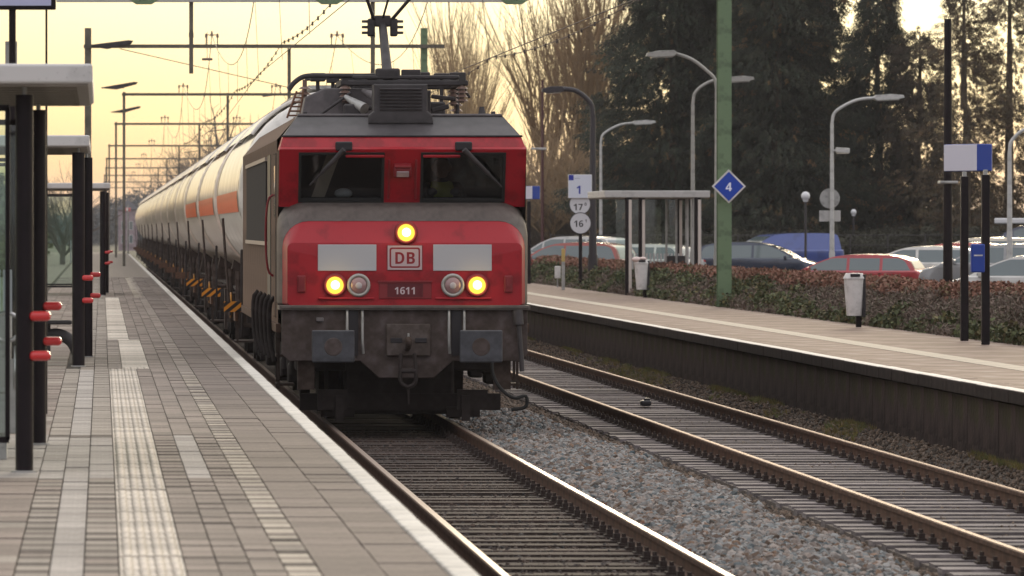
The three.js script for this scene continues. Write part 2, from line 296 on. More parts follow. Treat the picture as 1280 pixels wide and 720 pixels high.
// ballast
{
  const stones = [0, 1, 2].map(k => { const g = new THREE.IcosahedronGeometry(.5, 0), p = g.attributes.position; const m = {}; for (let i = 0; i < p.count; i++) { const key = p.getX(i).toFixed(2) + p.getY(i).toFixed(2) + p.getZ(i).toFixed(2); m[key] ??= rr(.7, 1.15); p.setXYZ(i, p.getX(i) * m[key], p.getY(i) * m[key] * .75, p.getZ(i) * m[key]); } g.computeVertexNormals(); return g; });
  const H = x => { // height of the ballast across the tracks
    const d1 = Math.abs(x - 3.47), d2 = Math.abs(x - 7.41);
    if (d1 < .68) return -.178; if (d2 < .68) return -.18; if (x > 4.3 && x < 6.1) return -.20 + .07 * Math.sin((x - 4.3) / 1.8 * Math.PI); if (x > 8.2) return -.22 + .2 * Math.min(1, (x - 8.2) / .7); return -.225; };
  const lists = { grey: [], brown: [], dark: [], rust: [] };
  const put = (k, x, z, s) => lists[k].push([x, H(x) + rr(-.03, .012), z, V(s * rr(.8, 1.3), s * rr(.7, 1.1), s * rr(.8, 1.3)), anyQuat()]);
  for (let i = 0; i < 24000; i++) { const z = -rr(31, 66) , x = 4.42 + 1.45 * rnd() + rr(-.14, .14) + .12 * Math.sin(z * .7); put(rnd() < .08 ? 'brown' : 'grey', x, z, rr(.045, .105)); }
  for (let i = 0; i < 26000; i++) { const z = -rr(36, 125), x = rr(4.5, 5.8); put(z < -74 ? 'brown' : 'grey', x, z, rr(.05, .1)); }
  for (let i = 0; i < 24000; i++) { const z = -rr(34, 120), x = rr(5.75, 6.75); put('brown', x, z, rr(.03, .07)); }
  for (let i = 0; i < 5000; i++) put('rust', rr(4.30, 4.56), -rr(26, 66), rr(.03, .07));
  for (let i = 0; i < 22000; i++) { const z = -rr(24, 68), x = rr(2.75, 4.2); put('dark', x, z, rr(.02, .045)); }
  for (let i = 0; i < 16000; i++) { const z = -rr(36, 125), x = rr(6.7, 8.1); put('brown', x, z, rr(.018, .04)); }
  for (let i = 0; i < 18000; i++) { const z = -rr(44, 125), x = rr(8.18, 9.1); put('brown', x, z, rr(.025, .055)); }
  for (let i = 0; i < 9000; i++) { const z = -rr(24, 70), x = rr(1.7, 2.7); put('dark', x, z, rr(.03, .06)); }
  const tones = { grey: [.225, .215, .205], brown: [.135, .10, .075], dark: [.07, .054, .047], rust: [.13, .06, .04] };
  const labels = { grey: 'pale grey crushed stone heaped between the two tracks', brown: 'rust brown gravel around the empty track', dark: 'dark sooty gravel in the track under the train', rust: 'rust red gravel strip along the right rail of the train track' };
  const sm_ = M([1, 1, 1], .9);
  for (const k in lists) { const im = instanced('ballast', stones[k === 'grey' ? 0 : k === 'brown' ? 1 : 2], sm_, lists[k], scene, i => { const f = rr(.35, 1.5), w = rr(-.03, .04) * (k === 'grey' ? 1 : .3), c = tones[k]; const rust = k === 'grey' && hash(i, 4) > .93; return rust ? [.2 * f, .13 * f, .09 * f] : [c[0] * f + w, c[1] * f, c[2] * f - w * .5]; }); tag(im, labels[k], 'ballast', null, 'stuff'); }
  struct('embankment', new MB().ext([[8.2, -.4], [9.08, -.4], [9.08, -.04], [8.9, -.04], [8.2, -.24]], 300, { m: new THREE.Matrix4().makeTranslation(0, 0, -340) }), mat.bed);
  // moss and weeds along the foot of the platform wall
  const blade = new MB(); for (let i = 0; i < 7; i++) { const a = i * .9, h = .5 + hash(i, 1) * .5, ox = Math.cos(a) * .5, oz = Math.sin(a) * .5; blade.poly([[[ox * .2 - .05, 0, oz * .2], [ox * .2 + .05, 0, oz * .2], [ox, h, oz]]]); }
  const l = []; for (let i = 0; i < 9000; i++) { const z = -rr(46, 125), x = 9.06 - Math.pow(rnd(), 2.2) * .5; if (fbm(-z * .02, x * .15, 17, 3) < .53) continue; l.push([x, H(x) - .01, z, rr(.03, .10), quat(0, rr(0, 6), 0)]); }
  tag(instanced('weeds', blade.geo(), M([.13, .15, .045], .9, { side: THREE.DoubleSide }), l, scene, () => { const f = rr(.6, 1.3); return [f * rr(.9, 1.7), f, f]; }), 'olive moss and weeds along the foot of the opposite platform wall', 'weeds', null, 'stuff');
}
tag(mesh('track_box', new MB().rbox(.15, .08, .2, .03, 0, 0, 0).rbox(.08, .04, .1, .015, .02, .05, 0).geo(), mat.black), 'small dark box fixed between the rails of the empty track', 'track box').position.set(7.58, -.10, -75.8);

// ------------------------------------------------------------------ locomotive (local: x right, y up, front plane at z = 0, body towards -z)
function ring(hw, y0, y1, rt, rb, z, k = 6) {
  const p = []; const arc = (cx, cy, r, a0, a1) => { for (let i = 0; i <= k; i++) { const a = a0 + (a1 - a0) * i / k; p.push([cx + r * Math.cos(a), cy + r * Math.sin(a), z]); } };
  arc(hw - rt, y1 - rt, rt, 0, Math.PI / 2); arc(-hw + rt, y1 - rt, rt, Math.PI / 2, Math.PI); arc(-hw + rb, y0 + rb, rb, Math.PI, Math.PI * 1.5); arc(hw - rb, y0 + rb, rb, Math.PI * 1.5, Math.PI * 2);
  return p;
}
function loft(rings, cap) { const q = []; for (let r = 1; r < rings.length; r++) { const a = rings[r - 1], b = rings[r], n = a.length; for (let i = 0; i < n; i++) { const j = (i + 1) % n; q.push([a[i], a[j], b[j], b[i]].reverse()); } }
  if (cap) { const a = rings[0]; let c = [0, 0, 0]; a.forEach(v => v.forEach((x, i) => c[i] += x / a.length)); for (let i = 0; i < a.length; i++) q.push([c, a[i], a[(i + 1) % a.length]]); }
  return q; }
const smooth = (mb, ang = .5) => { const g = mb.geo(); return uvBox(toCreasedNormals(g, ang)); };
{
  const loco = thing('locomotive', 'red electric locomotive with two lit headlamps and a third above its logo', 'locomotive', [3.575, 0, -64.15]);
  // nose
  const nose = mesh('nose', smooth(new MB().poly(loft([ring(1.375, 1.43, 2.10, .05, .03, 0), ring(1.385, 1.43, 2.165, .07, .03, -.012), ring(1.425, 1.43, 2.40, .30, .03, -.22), ring(1.435, 1.43, 2.42, .31, .03, -.245)], true)), .28), mat.red, loco);
  mesh('nose_shoulder', smooth(new MB().poly(loft([ring(1.4355, 1.431, 2.423, .31, .03, -.246), ring(1.47, 1.43, 2.54, .36, .03, -.36), ring(1.485, 1.43, 2.62, .36, .03, -.50), ring(1.485, 1.43, 2.668, .30, .03, -.80)])), .9), mat.sill, loco);
  new MB().box(2.96, .05, .80, 0, 1.40, -.36).rbox(2.94, .05, .06, .02, 0, 1.405, .02).build('nose_trim', mat.sill, loco);
  // windscreen frame, leaning forward at the top
  const wf = new THREE.Group(); wf.name = 'cab_front'; wf.position.set(0, 2.62, -.74); wf.rotation.x = .40; loco.add(wf);
  const hole = (a, b) => [[a, .06], [b, .06], [b, .70], [a, .70]];
  new MB().ext([[-1.465, 0], [1.465, 0], [1.465, .74], [-1.465, .74]], .07, { holes: [hole(-1.235, -.215), hole(.215, 1.225)] }).build('windscreen_frame', mat.red, wf);
  for (const [a, b] of [[-1.235, -.215], [.215, 1.225]]) {
    const c = (a + b) / 2, w = b - a;
    new MB().box(w, .035, .09, c, .077, .04).box(w, .03, .09, c, .685, .04).box(.03, .58, .09, a + .015, .38, .04).box(.03, .58, .09, b - .015, .38, .04).build('window_seal', mat.rubber, wf);
    new MB().box(w - .05, .59, .006, c, .38, .02).build('windscreen', M([.7, .72, .72], .04, { transmission: 1, ior: 1.5, thickness: 0 }), wf);
  }
  new MB().rbox(.46, .03, .05, .01, -.45, .66, .085).build('visor_bar', mat.red, wf); new MB().rbox(.44, .03, .05, .01, .46, .66, .085).build('visor_bar', mat.red, wf);
  for (const s of [-1, 1]) new MB().rbox(.025, .5, .03, .008, s * .16, .36, .08).build('pillar_trim', mat.redDark, wf);
  const horn = new MB().rbox(.22, .13, .10, .03, 0, .47, .11).rbox(.2, .03, .12, .01, 0, .55, .11).build('marker_housing', mat.redDark, wf); new MB().rbox(.15, .075, .03, .012, 0, .46, .165).build('marker_lens', M([.30, .22, .23], .2, { clearcoat: 1 }), horn);
  // brow and roof front
  const A = 1.465, y0 = 3.27, z0 = -.42;
  new MB().poly([[[-A, y0, z0], [A, y0, z0], [A - .05, y0 + .16, z0 - .16], [-A + .05, y0 + .16, z0 - .16]], [[A, y0, z0], [A, y0, z0 - .75], [A - .05, y0 + .16, z0 - .75], [A - .05, y0 + .16, z0 - .16]], [[-A, y0, z0 - .75], [-A, y0, z0], [-A + .05, y0 + .16, z0 - .16], [-A + .05, y0 + .16, z0 - .75]], [[-A, y0, z0 - .75], [A, y0, z0 - .75], [A, y0, z0], [-A, y0, z0]]]).build('brow', mat.red, loco);
  const B = A - .05, y1 = y0 + .163, z1 = z0 - .163, y2 = 3.69, z2 = z1 - .5, C = 1.225;
  new MB().poly([[[-B, y1, z1], [B, y1, z1], [C, y2, z2], [-C, y2, z2]], [[B, y1, z1], [B, y1, z2 - .4], [C, y2, z2 - .4], [C, y2, z2]], [[-B, y1, z2 - .4], [-B, y1, z1], [-C, y2, z2], [-C, y2, z2 - .4]], [[-C, y2, z2], [C, y2, z2], [C, y2, z2 - .4], [-C, y2, z2 - .4]]]).build('roof_front', mat.roofDark, loco);
  new MB().rbox(2 * B + .04, .025, .03, .01, 0, y1, z1 + .008).build('rain_gutter', mat.black, loco);
  new MB().rbox(2 * C, .03, .05, .01, 0, y2 + .004, z2 - .01).build('roof_edge_trim', mat.equipLight, loco);
  // body
  const L = 16.9;
  new MB().poly([1, -1].flatMap(s => [[[s * 1.47, 1.15, -.82], [s * 1.47, 1.15, -L], [s * 1.47, 3.40, -L], [s * 1.47, 3.40, -1.17], [s * 1.47, 3.26, -1.17], [s * 1.47, 3.26, -.45], [s * 1.47, 2.62, -.82]]].map(q => s > 0 ? q : q.slice().reverse()))).build('body_side', mat.dusty, loco);
  new MB().poly([[[-1.47, 1.15, -L], [-1.47, 3.4, -L], [1.47, 3.4, -L], [1.47, 1.15, -L]], [[-1.22, 3.69, -L], [1.22, 3.69, -L], [1.47, 3.4, -L], [-1.47, 3.4, -L]]]).build('rear_wall', mat.dusty, loco);
  new MB().poly([[[1.47, 3.4, -1.17], [1.47, 3.4, -L], [1.225, 3.685, -L], [1.225, 3.685, -1.05]], [[-1.47, 3.4, -L], [-1.47, 3.4, -1.17], [-1.225, 3.685, -1.05], [-1.225, 3.685, -L]], [[-1.225, 3.685, -1.05], [1.225, 3.685, -1.05], [1.225, 3.685, -L], [-1.225, 3.685, -L]]]).build('roof', mat.dusty, loco);
  new MB().box(2.8, .04, L - 1, 0, 1.16, -L / 2).build('floor_pan', mat.under, loco);
  // cab inside
  new MB().box(2.8, 1.6, .04, 0, 2.45, -2.3).box(2.8, .04, 1.7, 0, 1.75, -1.5).rbox(2.6, .5, .5, .06, 0, 2.42, -1.05).rbox(.5, .7, .14, .05, .55, 2.5, -2.0).build('cab_interior', M([.06, .056, .06], .7), loco);
  new MB().sph(.10, -.68, 2.755, -.98, 1.1, .62, .9).build('cab_cap', M([.6, .62, .64], .6), loco);
  new MB().rbox(.15, .62, .02, .008, -.90, 2.96, -.80, .35, 0, -.32).build('sun_blind', M([.5, .42, .34], .8), loco);
  // side: door, grille, rails
  for (const s of [-1, 1]) {
    const x = s * 1.474;
    const d = new MB().box(.01, 1.95, .66, x, 2.25, -1.75).build('cab_door', mat.dusty, loco);
    new MB().box(.014, .62, .42, x, 2.78, -1.75).build('door_window', M([.03, .03, .035], .08), d); new MB().box(.012, 1.98, .035, x, 2.25, -1.4).box(.012, 1.98, .035, x, 2.25, -2.1).build('door_gap', mat.black, d);
    for (const z of [-2.22]) new MB().tube([V(x, 1.75, z), V(x + s * .06, 1.8, z), V(x + s * .06, 2.7, z), V(x, 2.75, z)], .016, 16).build('handrail', mat.redDark, loco);
    new MB().box(.012, 2.0, 1.2, x, 2.25, -4.0).build('side_recess', mat.black, loco);
    const gr = new MB().box(.03, 1.02, 9.2, x, 2.68, -9.6).build('side_grille', mat.grille, loco);
    
    new MB().box(.04, .05, 9.3, x + s * .01, 3.215, -9.6).box(.04, .05, 9.3, x + s * .01, 2.145, -9.6).build('grille_trim', M([.36, .30, .25], .5), loco);
    new MB().box(.06, .10, L - 1, x, 1.15, -L / 2).build('side_sill', mat.dusty, loco);
    for (let i = 0; i < 5; i++) new MB().tube([V(x, 1.5, -1.9 - i * 1.7), V(x + s * .05, 1.45, -1.9 - i * 1.7), V(x + s * .05, .95, -1.95 - i * 1.7), V(x, .72, -1.9 - i * 1.7)], .035, 10).build('side_pipe', mat.under, loco);
    const st = new MB(); for (const y of [.45, .8]) st.box(.22, .03, .5, s * 1.36, y, -1.75); st.box(.03, .85, .03, s * 1.44, .82, -1.5).box(.03, .85, .03, s * 1.44, .82, -2.0); st.build('cab_steps', mat.underMid, loco);
  }
  // lamps
  const glow = new THREE.MeshStandardMaterial({ color: 0x332200, emissive: new THREE.Color().setRGB(1, .66, .06), emissiveIntensity: 1.3, roughness: .3 });
  const core = new THREE.MeshStandardMaterial({ color: 0x332200, emissive: new THREE.Color().setRGB(1, .9, .5), emissiveIntensity: 2.6, roughness: .3 });
  function lamp(x, y, lit, z = .0) {
    const l = new MB().add(new THREE.TorusGeometry(.118, .022, 8, 24), new THREE.Matrix4().makeTranslation(x, y, z + .03)).add(new THREE.CylinderGeometry(.125, .135, .2, 24).rotateX(Math.PI / 2), new THREE.Matrix4().makeTranslation(x, y, z - .07)).build(lit ? 'headlamp' : 'tail_lamp', lit ? mat.redDark : mat.galv, loco);
    if (lit) {
      new MB().add(new THREE.CylinderGeometry(.108, .108, .02, 24).rotateX(Math.PI / 2), new THREE.Matrix4().makeTranslation(x, y, z + .032)).build('lamp_glass', glow, l);
      new MB().sph(.058, x + .004, y + .004, z + .036, 1, 1, .3).build('lamp_bulb', core, l);
      const p = new THREE.PointLight(new THREE.Color().setRGB(1, .68, .2), .10, 6); p.position.set(x, y, z + .12); p.castShadow = true; p.shadow.radius = 5; loco.add(p);
    } else { new MB().sph(.10, x, y, z + .03, 1, 1, .35).build('lamp_glass', M([.34, .2, .2], .12, { clearcoat: 1 }), l); new MB().sph(.04, x, y - .005, z + .062, 1, 1, .3).build('lamp_bulb', M([.5, .45, .45], .2), l); }
  }
  lamp(.015, 2.285, true, -.02); lamp(-.825, 1.665, true); lamp(.85, 1.665, true); lamp(-.545, 1.665, false); lamp(.565, 1.665, false);
  for (const s of [-1, 1]) { new MB().rbox(.69, .31, .012, .005, s * .68, 1.98 + .01, .004).build('front_panel', mat.panelGrey, loco);
    const b = new MB().rbox(.10, .2, .05, .015, s * 1.22, 1.68, .02).build('lamp_bracket', mat.redDark, loco); new MB().box(.05, .1, .03, s * 1.22, 1.70, .055).build('bracket_slot', mat.redDark, b);
    new MB().rbox(.66, .028, .035, .01, s * .69, 1.51, .015).build('step_bar', mat.red, loco); }
  // logo and number
  const logo = canvasTex(256, 180, (x, w, h) => { x.fillStyle = '#8d8a90'; x.fillStyle = '#b9a6ab'; x.fillRect(0, 0, w, h); x.fillStyle = '#84131f'; rrect(x, 14, 14, w - 28, h - 28, 22); x.fill(); x.fillStyle = '#b9a6ab'; rrect(x, 26, 26, w - 52, h - 52, 12); x.fill(); x.fillStyle = '#84131f'; x.font = 'bold 122px sans-serif'; x.textAlign = 'center'; x.textBaseline = 'middle'; x.fillText('DB', w / 2, h / 2 + 4); });
  function rrect(x, a, b, w, h, r) { x.beginPath(); x.moveTo(a + r, b); x.lineTo(a + w - r, b); x.quadraticCurveTo(a + w, b, a + w, b + r); x.lineTo(a + w, b + h - r); x.quadraticCurveTo(a + w, b + h, a + w - r, b + h); x.lineTo(a + r, b + h); x.quadraticCurveTo(a, b + h, a, b + h - r); x.lineTo(a, b + r); x.quadraticCurveTo(a, b, a + r, b); x.closePath(); }
  const lb = new MB().rbox(.42, .30, .012, .005, .0, 1.99, .004).build('logo_plate', mat.redDark, loco); print('logo', logo, .405, .285, [0, 1.99, .0125], lb);
  const num = canvasTex(256, 96, (x, w, h) => { x.fillStyle = '#5e0f1a'; x.fillRect(0, 0, w, h); x.fillStyle = '#c9bcc0'; x.font = 'bold 72px sans-serif'; x.textAlign = 'center'; x.textBaseline = 'middle'; x.fillText('1611', w / 2, h / 2 + 3); });
  const np = new MB().rbox(.62, .20, .014, .006, .005, 1.605, .004).box(.64, .02, .03, .005, 1.71, .012).build('number_plate', mat.redDark, loco); print('number', num, .42, .158, [.005, 1.605, .0145], np);
  // wipers
  for (const [x, dx, dy] of [[-.70, -.40, -.42], [.72, .46, -.44]]) { const wp = new MB().rbox(.2, .11, .12, .02, x, 3.31, -.42).build('wiper_motor', mat.black, loco);
    const a = V(x, 3.27, -.33), b = V(x + dx, 3.27 + dy, -.33 - .20); new MB().cyl(a, b.clone().lerp(a, .35), .034, .024).cyl(b.clone().lerp(a, .38), b, .015, .011).build('wiper_arm', mat.equip, wp); }
  // front apron, buffers, coupling
  new MB().ext([[-1.44, 1.37], [-1.44, .86], [-1.36, .78], [-.52, .78], [-.30, .58], [.34, .58], [.56, .78], [1.36, .78], [1.44, .86], [1.44, 1.37]], .06, { m: new THREE.Matrix4().makeTranslation(0, 0, -.1), bevel: .01 }).build('apron', mat.apron, loco);
  for (const s of [-1, 1]) {
    const x = s * .865; const bf = new MB().rbox(.50, .38, .045, .02, x, .955, .50).build('buffer', mat.bufferBlue, loco);
    new MB().cyl(V(x, .955, -.03), V(x, .955, .25), .125, .125, 16).cyl(V(x, .955, .25), V(x, .955, .49), .085, .085, 16).build('buffer_stem', mat.under, bf);
    new MB().cyl(V(x, .95, .521), V(x, .95, .526), .11, .10, 20).build('buffer_wear', mat.apron, bf);
    for (const o of [-.08, .10]) { const px = s * .60 + o; new MB().tube([V(px, 1.37, .0), V(px, 1.33, .03), V(px, .98, .05), V(px + .01, .86, .02)], .017, 12).build('air_pipe', mat.galv, loco); }
    new MB().box(.12, .53, .03, s * .61, 1.1, -.02).build('pipe_recess', mat.black, loco);
    // bogie front, life guards, steps
    new MB().box(.2, .34, .12, s * 1.16, .60, -.2).build('step_box', mat.underMid, loco);
    new MB().box(.36, .24, .1, s * .83, .30, -.5).build('rail_guard', mat.under, loco);
    new MB().box(.1, .3, .06, s * .75, .20, -.45).build('sand_pipe', mat.under, loco);
  }
  new MB().rbox(.09, .05, .04, .012, -1.0, 1.26, .0).build('socket_cover', mat.equipLight, loco);
  const cp = new MB().rbox(.52, .38, .05, .015, .04, 1.02, .0).build('coupling_plate', M([.10, .085, .08], .7, { map: 'rust', size: .5 }), loco);
  new MB().rbox(.14, .06, .02, .008, -.10, 1.015, .022).rbox(.14, .06, .02, .008, .19, 1.015, .022).build('plate_slot', mat.black, cp); new MB().cyl(V(.04, .98, .04), V(.04, 1.10, .05), .018, .012, 8).build('plate_stud', mat.galv, cp);
  new MB().tube([V(.03, .92, .0), V(.03, .95, .2), V(.03, 1.0, .28), V(.03, 1.03, .22), V(.03, .985, .17)], .038, 20, 8).build('draw_hook', mat.underMid, loco);
  new MB().tube([V(-.05, .86, .12), V(-.06, .7, .16), V(-.05, .52, .17), V(.03, .47, .17), V(.11, .52, .17), V(.12, .7, .16), V(.11, .86, .12)], .024, 28, 7).cyl(V(-.06, .66, .16), V(.12, .66, .16), .03).cyl(V(.03, .47, .17), V(.04, .27, .17), .018, .012).build('screw_coupling', mat.under, loco);
  new MB().tube([V(1.02, .80, .06), V(1.03, .62, .14), V(1.12, .45, .18), V(1.28, .34, .16), V(1.42, .36, .12), V(1.42, .24, .1), V(1.25, .20, .1)], .022, 34, 7).build('brake_hose', mat.rubber, loco);
  new MB().tube([V(1.33, 1.36, .02), V(1.36, .95, .05), V(1.38, .65, .05)], .03, 12, 7).cyl(V(1.33, 1.37, .03), V(1.34, 1.2, .04), .06).build('jumper_cable', mat.equip, loco);
  new MB().box(2.4, .2, .08, 0, .26, -1.0).box(.4, .12, .1, -.75, .14, -.95).box(.4, .12, .1, .75, .14, -.95).build('snow_plough', mat.under, loco);
  for (const q of [-1.35, -2.6, -5.4, -8.4, -11.5, -14.3]) new MB().rbox(1.30, .78, .7, .05, 0, .50, q).rbox(2.5, .45, .5, .04, 0, .85, q).build('motor_filler', mat.under, loco);  // motor blocks added, some off the axles, to stop light passing underneath
  // bogies
  for (const c of [-4.0, -12.9]) {
    const bg = new MB(); for (const s of [-1, 1]) { bg.rbox(.14, .32, 4.1, .03, s * 1.12, .72, c).rbox(.18, .26, .4, .04, s * 1.2, .56, c - 1.4).rbox(.18, .26, .4, .04, s * 1.2, .56, c + 1.4); for (const q of [-1.75, -1.05, 1.05, 1.75]) bg.cyl(V(s * 1.2, .55, c + q), V(s * 1.2, .88, c + q), .09); bg.cyl(V(s * 1.2, .6, c - .5), V(s * 1.2, 1.05, c + .4), .05); }
    const b = bg.rbox(2.3, .3, .3, .03, 0, .78, c + 2.0).rbox(2.3, .3, .3, .03, 0, .78, c - 2.0).rbox(1.2, .5, 2.2, .05, 0, .7, c).build('bogie', mat.under, loco);
    for (const q of [-1.4, 1.4]) new MB().cyl(V(-.82, .62, c + q), V(-.69, .62, c + q), .62, .62, 28).cyl(V(.69, .62, c + q), V(.82, .62, c + q), .62, .62, 28).cyl(V(-.8, .62, c + q), V(.8, .62, c + q), .09).build('wheelset', mat.under, b);
  }
  new MB().rbox(2.3, .7, 3.2, .06, 0, .72, -8.4).build('equipment_box', mat.under, loco);
  // roof equipment
  const vb = new MB().ext([[-.37, 3.60], [.37, 3.60], [.36, 3.68], [.30, 3.73], [.30, 4.04], [-.30, 4.04], [-.30, 3.73], [-.36, 3.68]], .5, { m: new THREE.Matrix4().makeTranslation(0, 0, -1.38), bevel: .02 }).build('roof_vent', mat.equip, loco);
  for (let i = 0; i < 7; i++) new MB().box(.5, .018, .03, 0, 3.76 + i * .04, -.855, .5).build('slat', mat.equip, vb);
  new MB().ext([[-1.13, 3.69], [-.30, 3.69], [-.30, 4.02], [-.86, 4.02], [-1.08, 3.92]], 2.2, { m: new THREE.Matrix4().makeTranslation(0, 0, -4.2), bevel: .02 }).build('roof_housing', mat.equipLight, loco);
  new MB().ext([[.32, 3.69], [.42, 3.69], [.42, 4.0], [.32, 4.0]], 2.2, { m: new THREE.Matrix4().makeTranslation(0, 0, -4.4), bevel: .02 }).build('roof_housing', mat.equip, loco);
  new MB().cyl(V(-.62, 3.93, -1.8), V(-.40, 3.78, -1.55), .03, .07, 12).build('air_horn', mat.galv, loco); new MB().cyl(V(-.40, 4.0, -1.9), V(-.26, 3.93, -1.6), .03, .065, 12).build('air_horn', mat.equipLight, loco);
  new MB().cyl(V(-.95, 3.7, -1.75), V(-.55, 3.98, -1.8), .02).cyl(V(-.6, 3.72, -1.75), V(-.3, 3.8, -1.7), .03).rbox(.3, .16, .2, .03, -.5, 3.76, -1.7).build('roof_pipes', mat.equip, loco);
  const ld = new MB(); for (let i = 0; i < 6; i++) ld.cyl(V(-1.28 + i * .016, 3.72 + i * .055, -2.6), V(-1.12 + i * .0, 3.72 + i * .055, -2.6), .012); ld.cyl(V(-1.30, 3.69, -2.6), V(-1.18, 4.02, -2.6), .014).cyl(V(-1.14, 3.69, -2.6), V(-1.10, 4.05, -2.6), .014); ld.build('roof_ladder', M([.2, .1, .06], .7), loco);
  new MB().tube([V(-1.30, 4.02, -2.0), V(-1.24, 4.10, -2.0), V(-1.12, 4.18, -2.0), V(-.9, 4.19, -2.0), V(-.4, 4.19, -2.0), V(-.1, 4.20, -2.2)], .032, 30, 7).build('busbar', mat.equip, loco);
  const fr = new MB(); for (const z of [-1.9, -3.6]) fr.rbox(1.55, .07, .08, .02, .1, 4.10, z).rbox(1.3, .05, .06, .02, .12, 4.17, z); for (const x of [-.62, .8]) fr.box(.07, .07, 1.8, x, 4.12, -2.75); const frame = fr.build('pantograph_frame', mat.equip, loco);
  for (const [x, z] of [[-.62, -1.9], [.8, -1.9], [-.62, -3.6], [.8, -3.6]]) { const b = new MB(); b.cyl(V(x, 3.86, z), V(x, 4.08, z), .035); for (let i = 0; i < 4; i++) b.cyl(V(x, 3.88 + i * .05, z), V(x, 3.905 + i * .05, z), .075, .05, 14); b.build('insulator', mat.insul, frame); }
  for (let i = 0; i < 9; i++) { const x = -.9 + i * .22, z = -2 - hash(i, 2) * 2.2; new MB().rbox(.12 + hash(i, 3) * .12, .07 + hash(i, 4) * .1, .14, .015, x, 4.20 + hash(i, 5) * .03, z).cyl(V(x, 3.7, z), V(x, 4.2, z), .025).build('roof_fitting', mat.equip, loco); }
  for (let i = 0; i < 4; i++) { const x = -1.0 + i * .64, b = new MB(), z = -4.8; b.cyl(V(x, 3.69, z), V(x, 4.22, z), .03); for (let k = 0; k < 6; k++) b.cyl(V(x, 3.75 + k * .07, z), V(x, 3.78 + k * .07, z), .085, .05, 14); b.build('insulator', mat.insul, loco); }
  new MB().tube([V(-1.0, 4.22, -4.8), V(-.36, 4.25, -4.8), V(.28, 4.25, -4.8), V(.92, 4.22, -4.8), V(1.1, 4.0, -5)], .02, 26).build('busbar', mat.equip, loco);
  new MB().rbox(.3, .05, .1, .015, .60, 3.93, -2.3, 0, 0, -.12).rbox(.22, .06, .1, .015, .56, 3.80, -2.3, 0, 0, .25).rbox(.3, .2, .3, .03, .5, 3.79, -2.8).build('switch_arm', mat.equip, loco);
  // raised single-arm pantograph
  const pg = new MB(); const px = -.10; pg.cyl(V(px, 4.16, -1.9), V(px, 4.86, -3.15), .065, .05, 12).rbox(.30, .12, .16, .03, px, 4.22, -1.95); const arm = pg.build('pantograph_arm', mat.equip, loco);
  const kn = new MB().cyl(V(px - .15, 4.88, -3.15), V(px + .15, 4.88, -3.15), .05, .05, 12).rbox(.09, .22, .14, .02, px - .14, 4.82, -3.15).rbox(.09, .22, .14, .02, px + .14, 4.82, -3.15).rbox(.2, .14, .12, .02, px, 4.9, -3.15); for (let i = 0; i < 3; i++) kn.cyl(V(px - .19, 4.74 + i * .07, -3.15), V(px - .19, 4.77 + i * .07, -3.15), .07).cyl(V(px + .19, 4.74 + i * .07, -3.15), V(px + .19, 4.77 + i * .07, -3.15), .07); kn.build('pantograph_knuckle', mat.equip, arm);
  new MB().cyl(V(px - .1, 4.9, -3.15), V(-.46, 5.46, -2.0), .022).cyl(V(px + .1, 4.9, -3.15), V(.46, 5.46, -2.0), .022).cyl(V(px, 4.92, -3.15), V(0, 5.44, -2.0), .014).build('pantograph_upper_arm', mat.equip, loco);
  new MB().tube([V(-.95, 5.36, -2.0), V(-.8, 5.48, -2.0), V(-.6, 5.5, -2.0), V(.6, 5.5, -2.0), V(.8, 5.48, -2.0), V(.95, 5.36, -2.0)], .03, 40).tube([V(-.95, 5.36, -1.65), V(-.8, 5.48, -1.65), V(-.6, 5.5, -1.65), V(.6, 5.5, -1.65), V(.8, 5.48, -1.65), V(.95, 5.36, -1.65)], .03, 40).build('contact_strips', mat.equip, loco);
  for (const s of [-1, 1]) for (let i = 0; i < 4; i++) new MB().rbox(.05, .06, .08, .01, s * 1.13, 3.71, -1.2 - i * 1.1).build('lifting_eye', mat.equip, loco);
  new MB().cyl(V(1.0, 3.69, -1.3), V(1.0, 3.80, -1.3), .05, .03).build('aerial', mat.equip, loco);
}
// driver, seen dimly behind the right windscreen
function field(bones, x0, y0, z0, size, res) { // smooth union of tapered capsules -> geometry
  const mc = new MarchingCubes(res, new THREE.MeshStandardMaterial(), false, false, 60000); mc.isolation = 0;
  const h = 2 / res;
  for (let k = 0; k < res; k++) for (let j = 0; j < res; j++) for (let i = 0; i < res; i++) {
    const x = x0 + (i / res * 2 - 1) * size, y = y0 + (j / res * 2 - 1) * size, z = z0 + (k / res * 2 - 1) * size; let s = 0; const K = 45 ;
    for (const [a, b, r0, r1] of bones) { const bx = b[0] - a[0], by = b[1] - a[1], bz = b[2] - a[2], px = x - a[0], py = y - a[1], pz = z - a[2]; const L = bx * bx + by * by + bz * bz || 1e-9; const t = Math.max(0, Math.min(1, (px * bx + py * by + pz * bz) / L)); const d = Math.hypot(px - bx * t, py - by * t, pz - bz * t) - (r0 + (r1 - r0) * t); s += Math.exp(-K * d); }
    mc.field[i + j * res + k * res * res] = Math.log(Math.max(s, 1e-30)) / K;
  }
  mc.update(); const n = mc.count ?? mc.geometry.drawRange.count; const p = new Float32Array(n * 3), nn = new Float32Array(n * 3);
  for (let i = 0; i < n; i++) { p[i * 3] = x0 + mc.positionArray[i * 3] * size; p[i * 3 + 1] = y0 + mc.positionArray[i * 3 + 1] * size; p[i * 3 + 2] = z0 + mc.positionArray[i * 3 + 2] * size; for (let q = 0; q < 3; q++) nn[i * 3 + q] = mc.normalArray[i * 3 + q]; }
  const g = new THREE.BufferGeometry(); g.setAttribute('position', new THREE.BufferAttribute(p, 3)); g.setAttribute('normal', new THREE.BufferAttribute(nn, 3)); g.computeVertexNormals(); return uvBox(g);
}
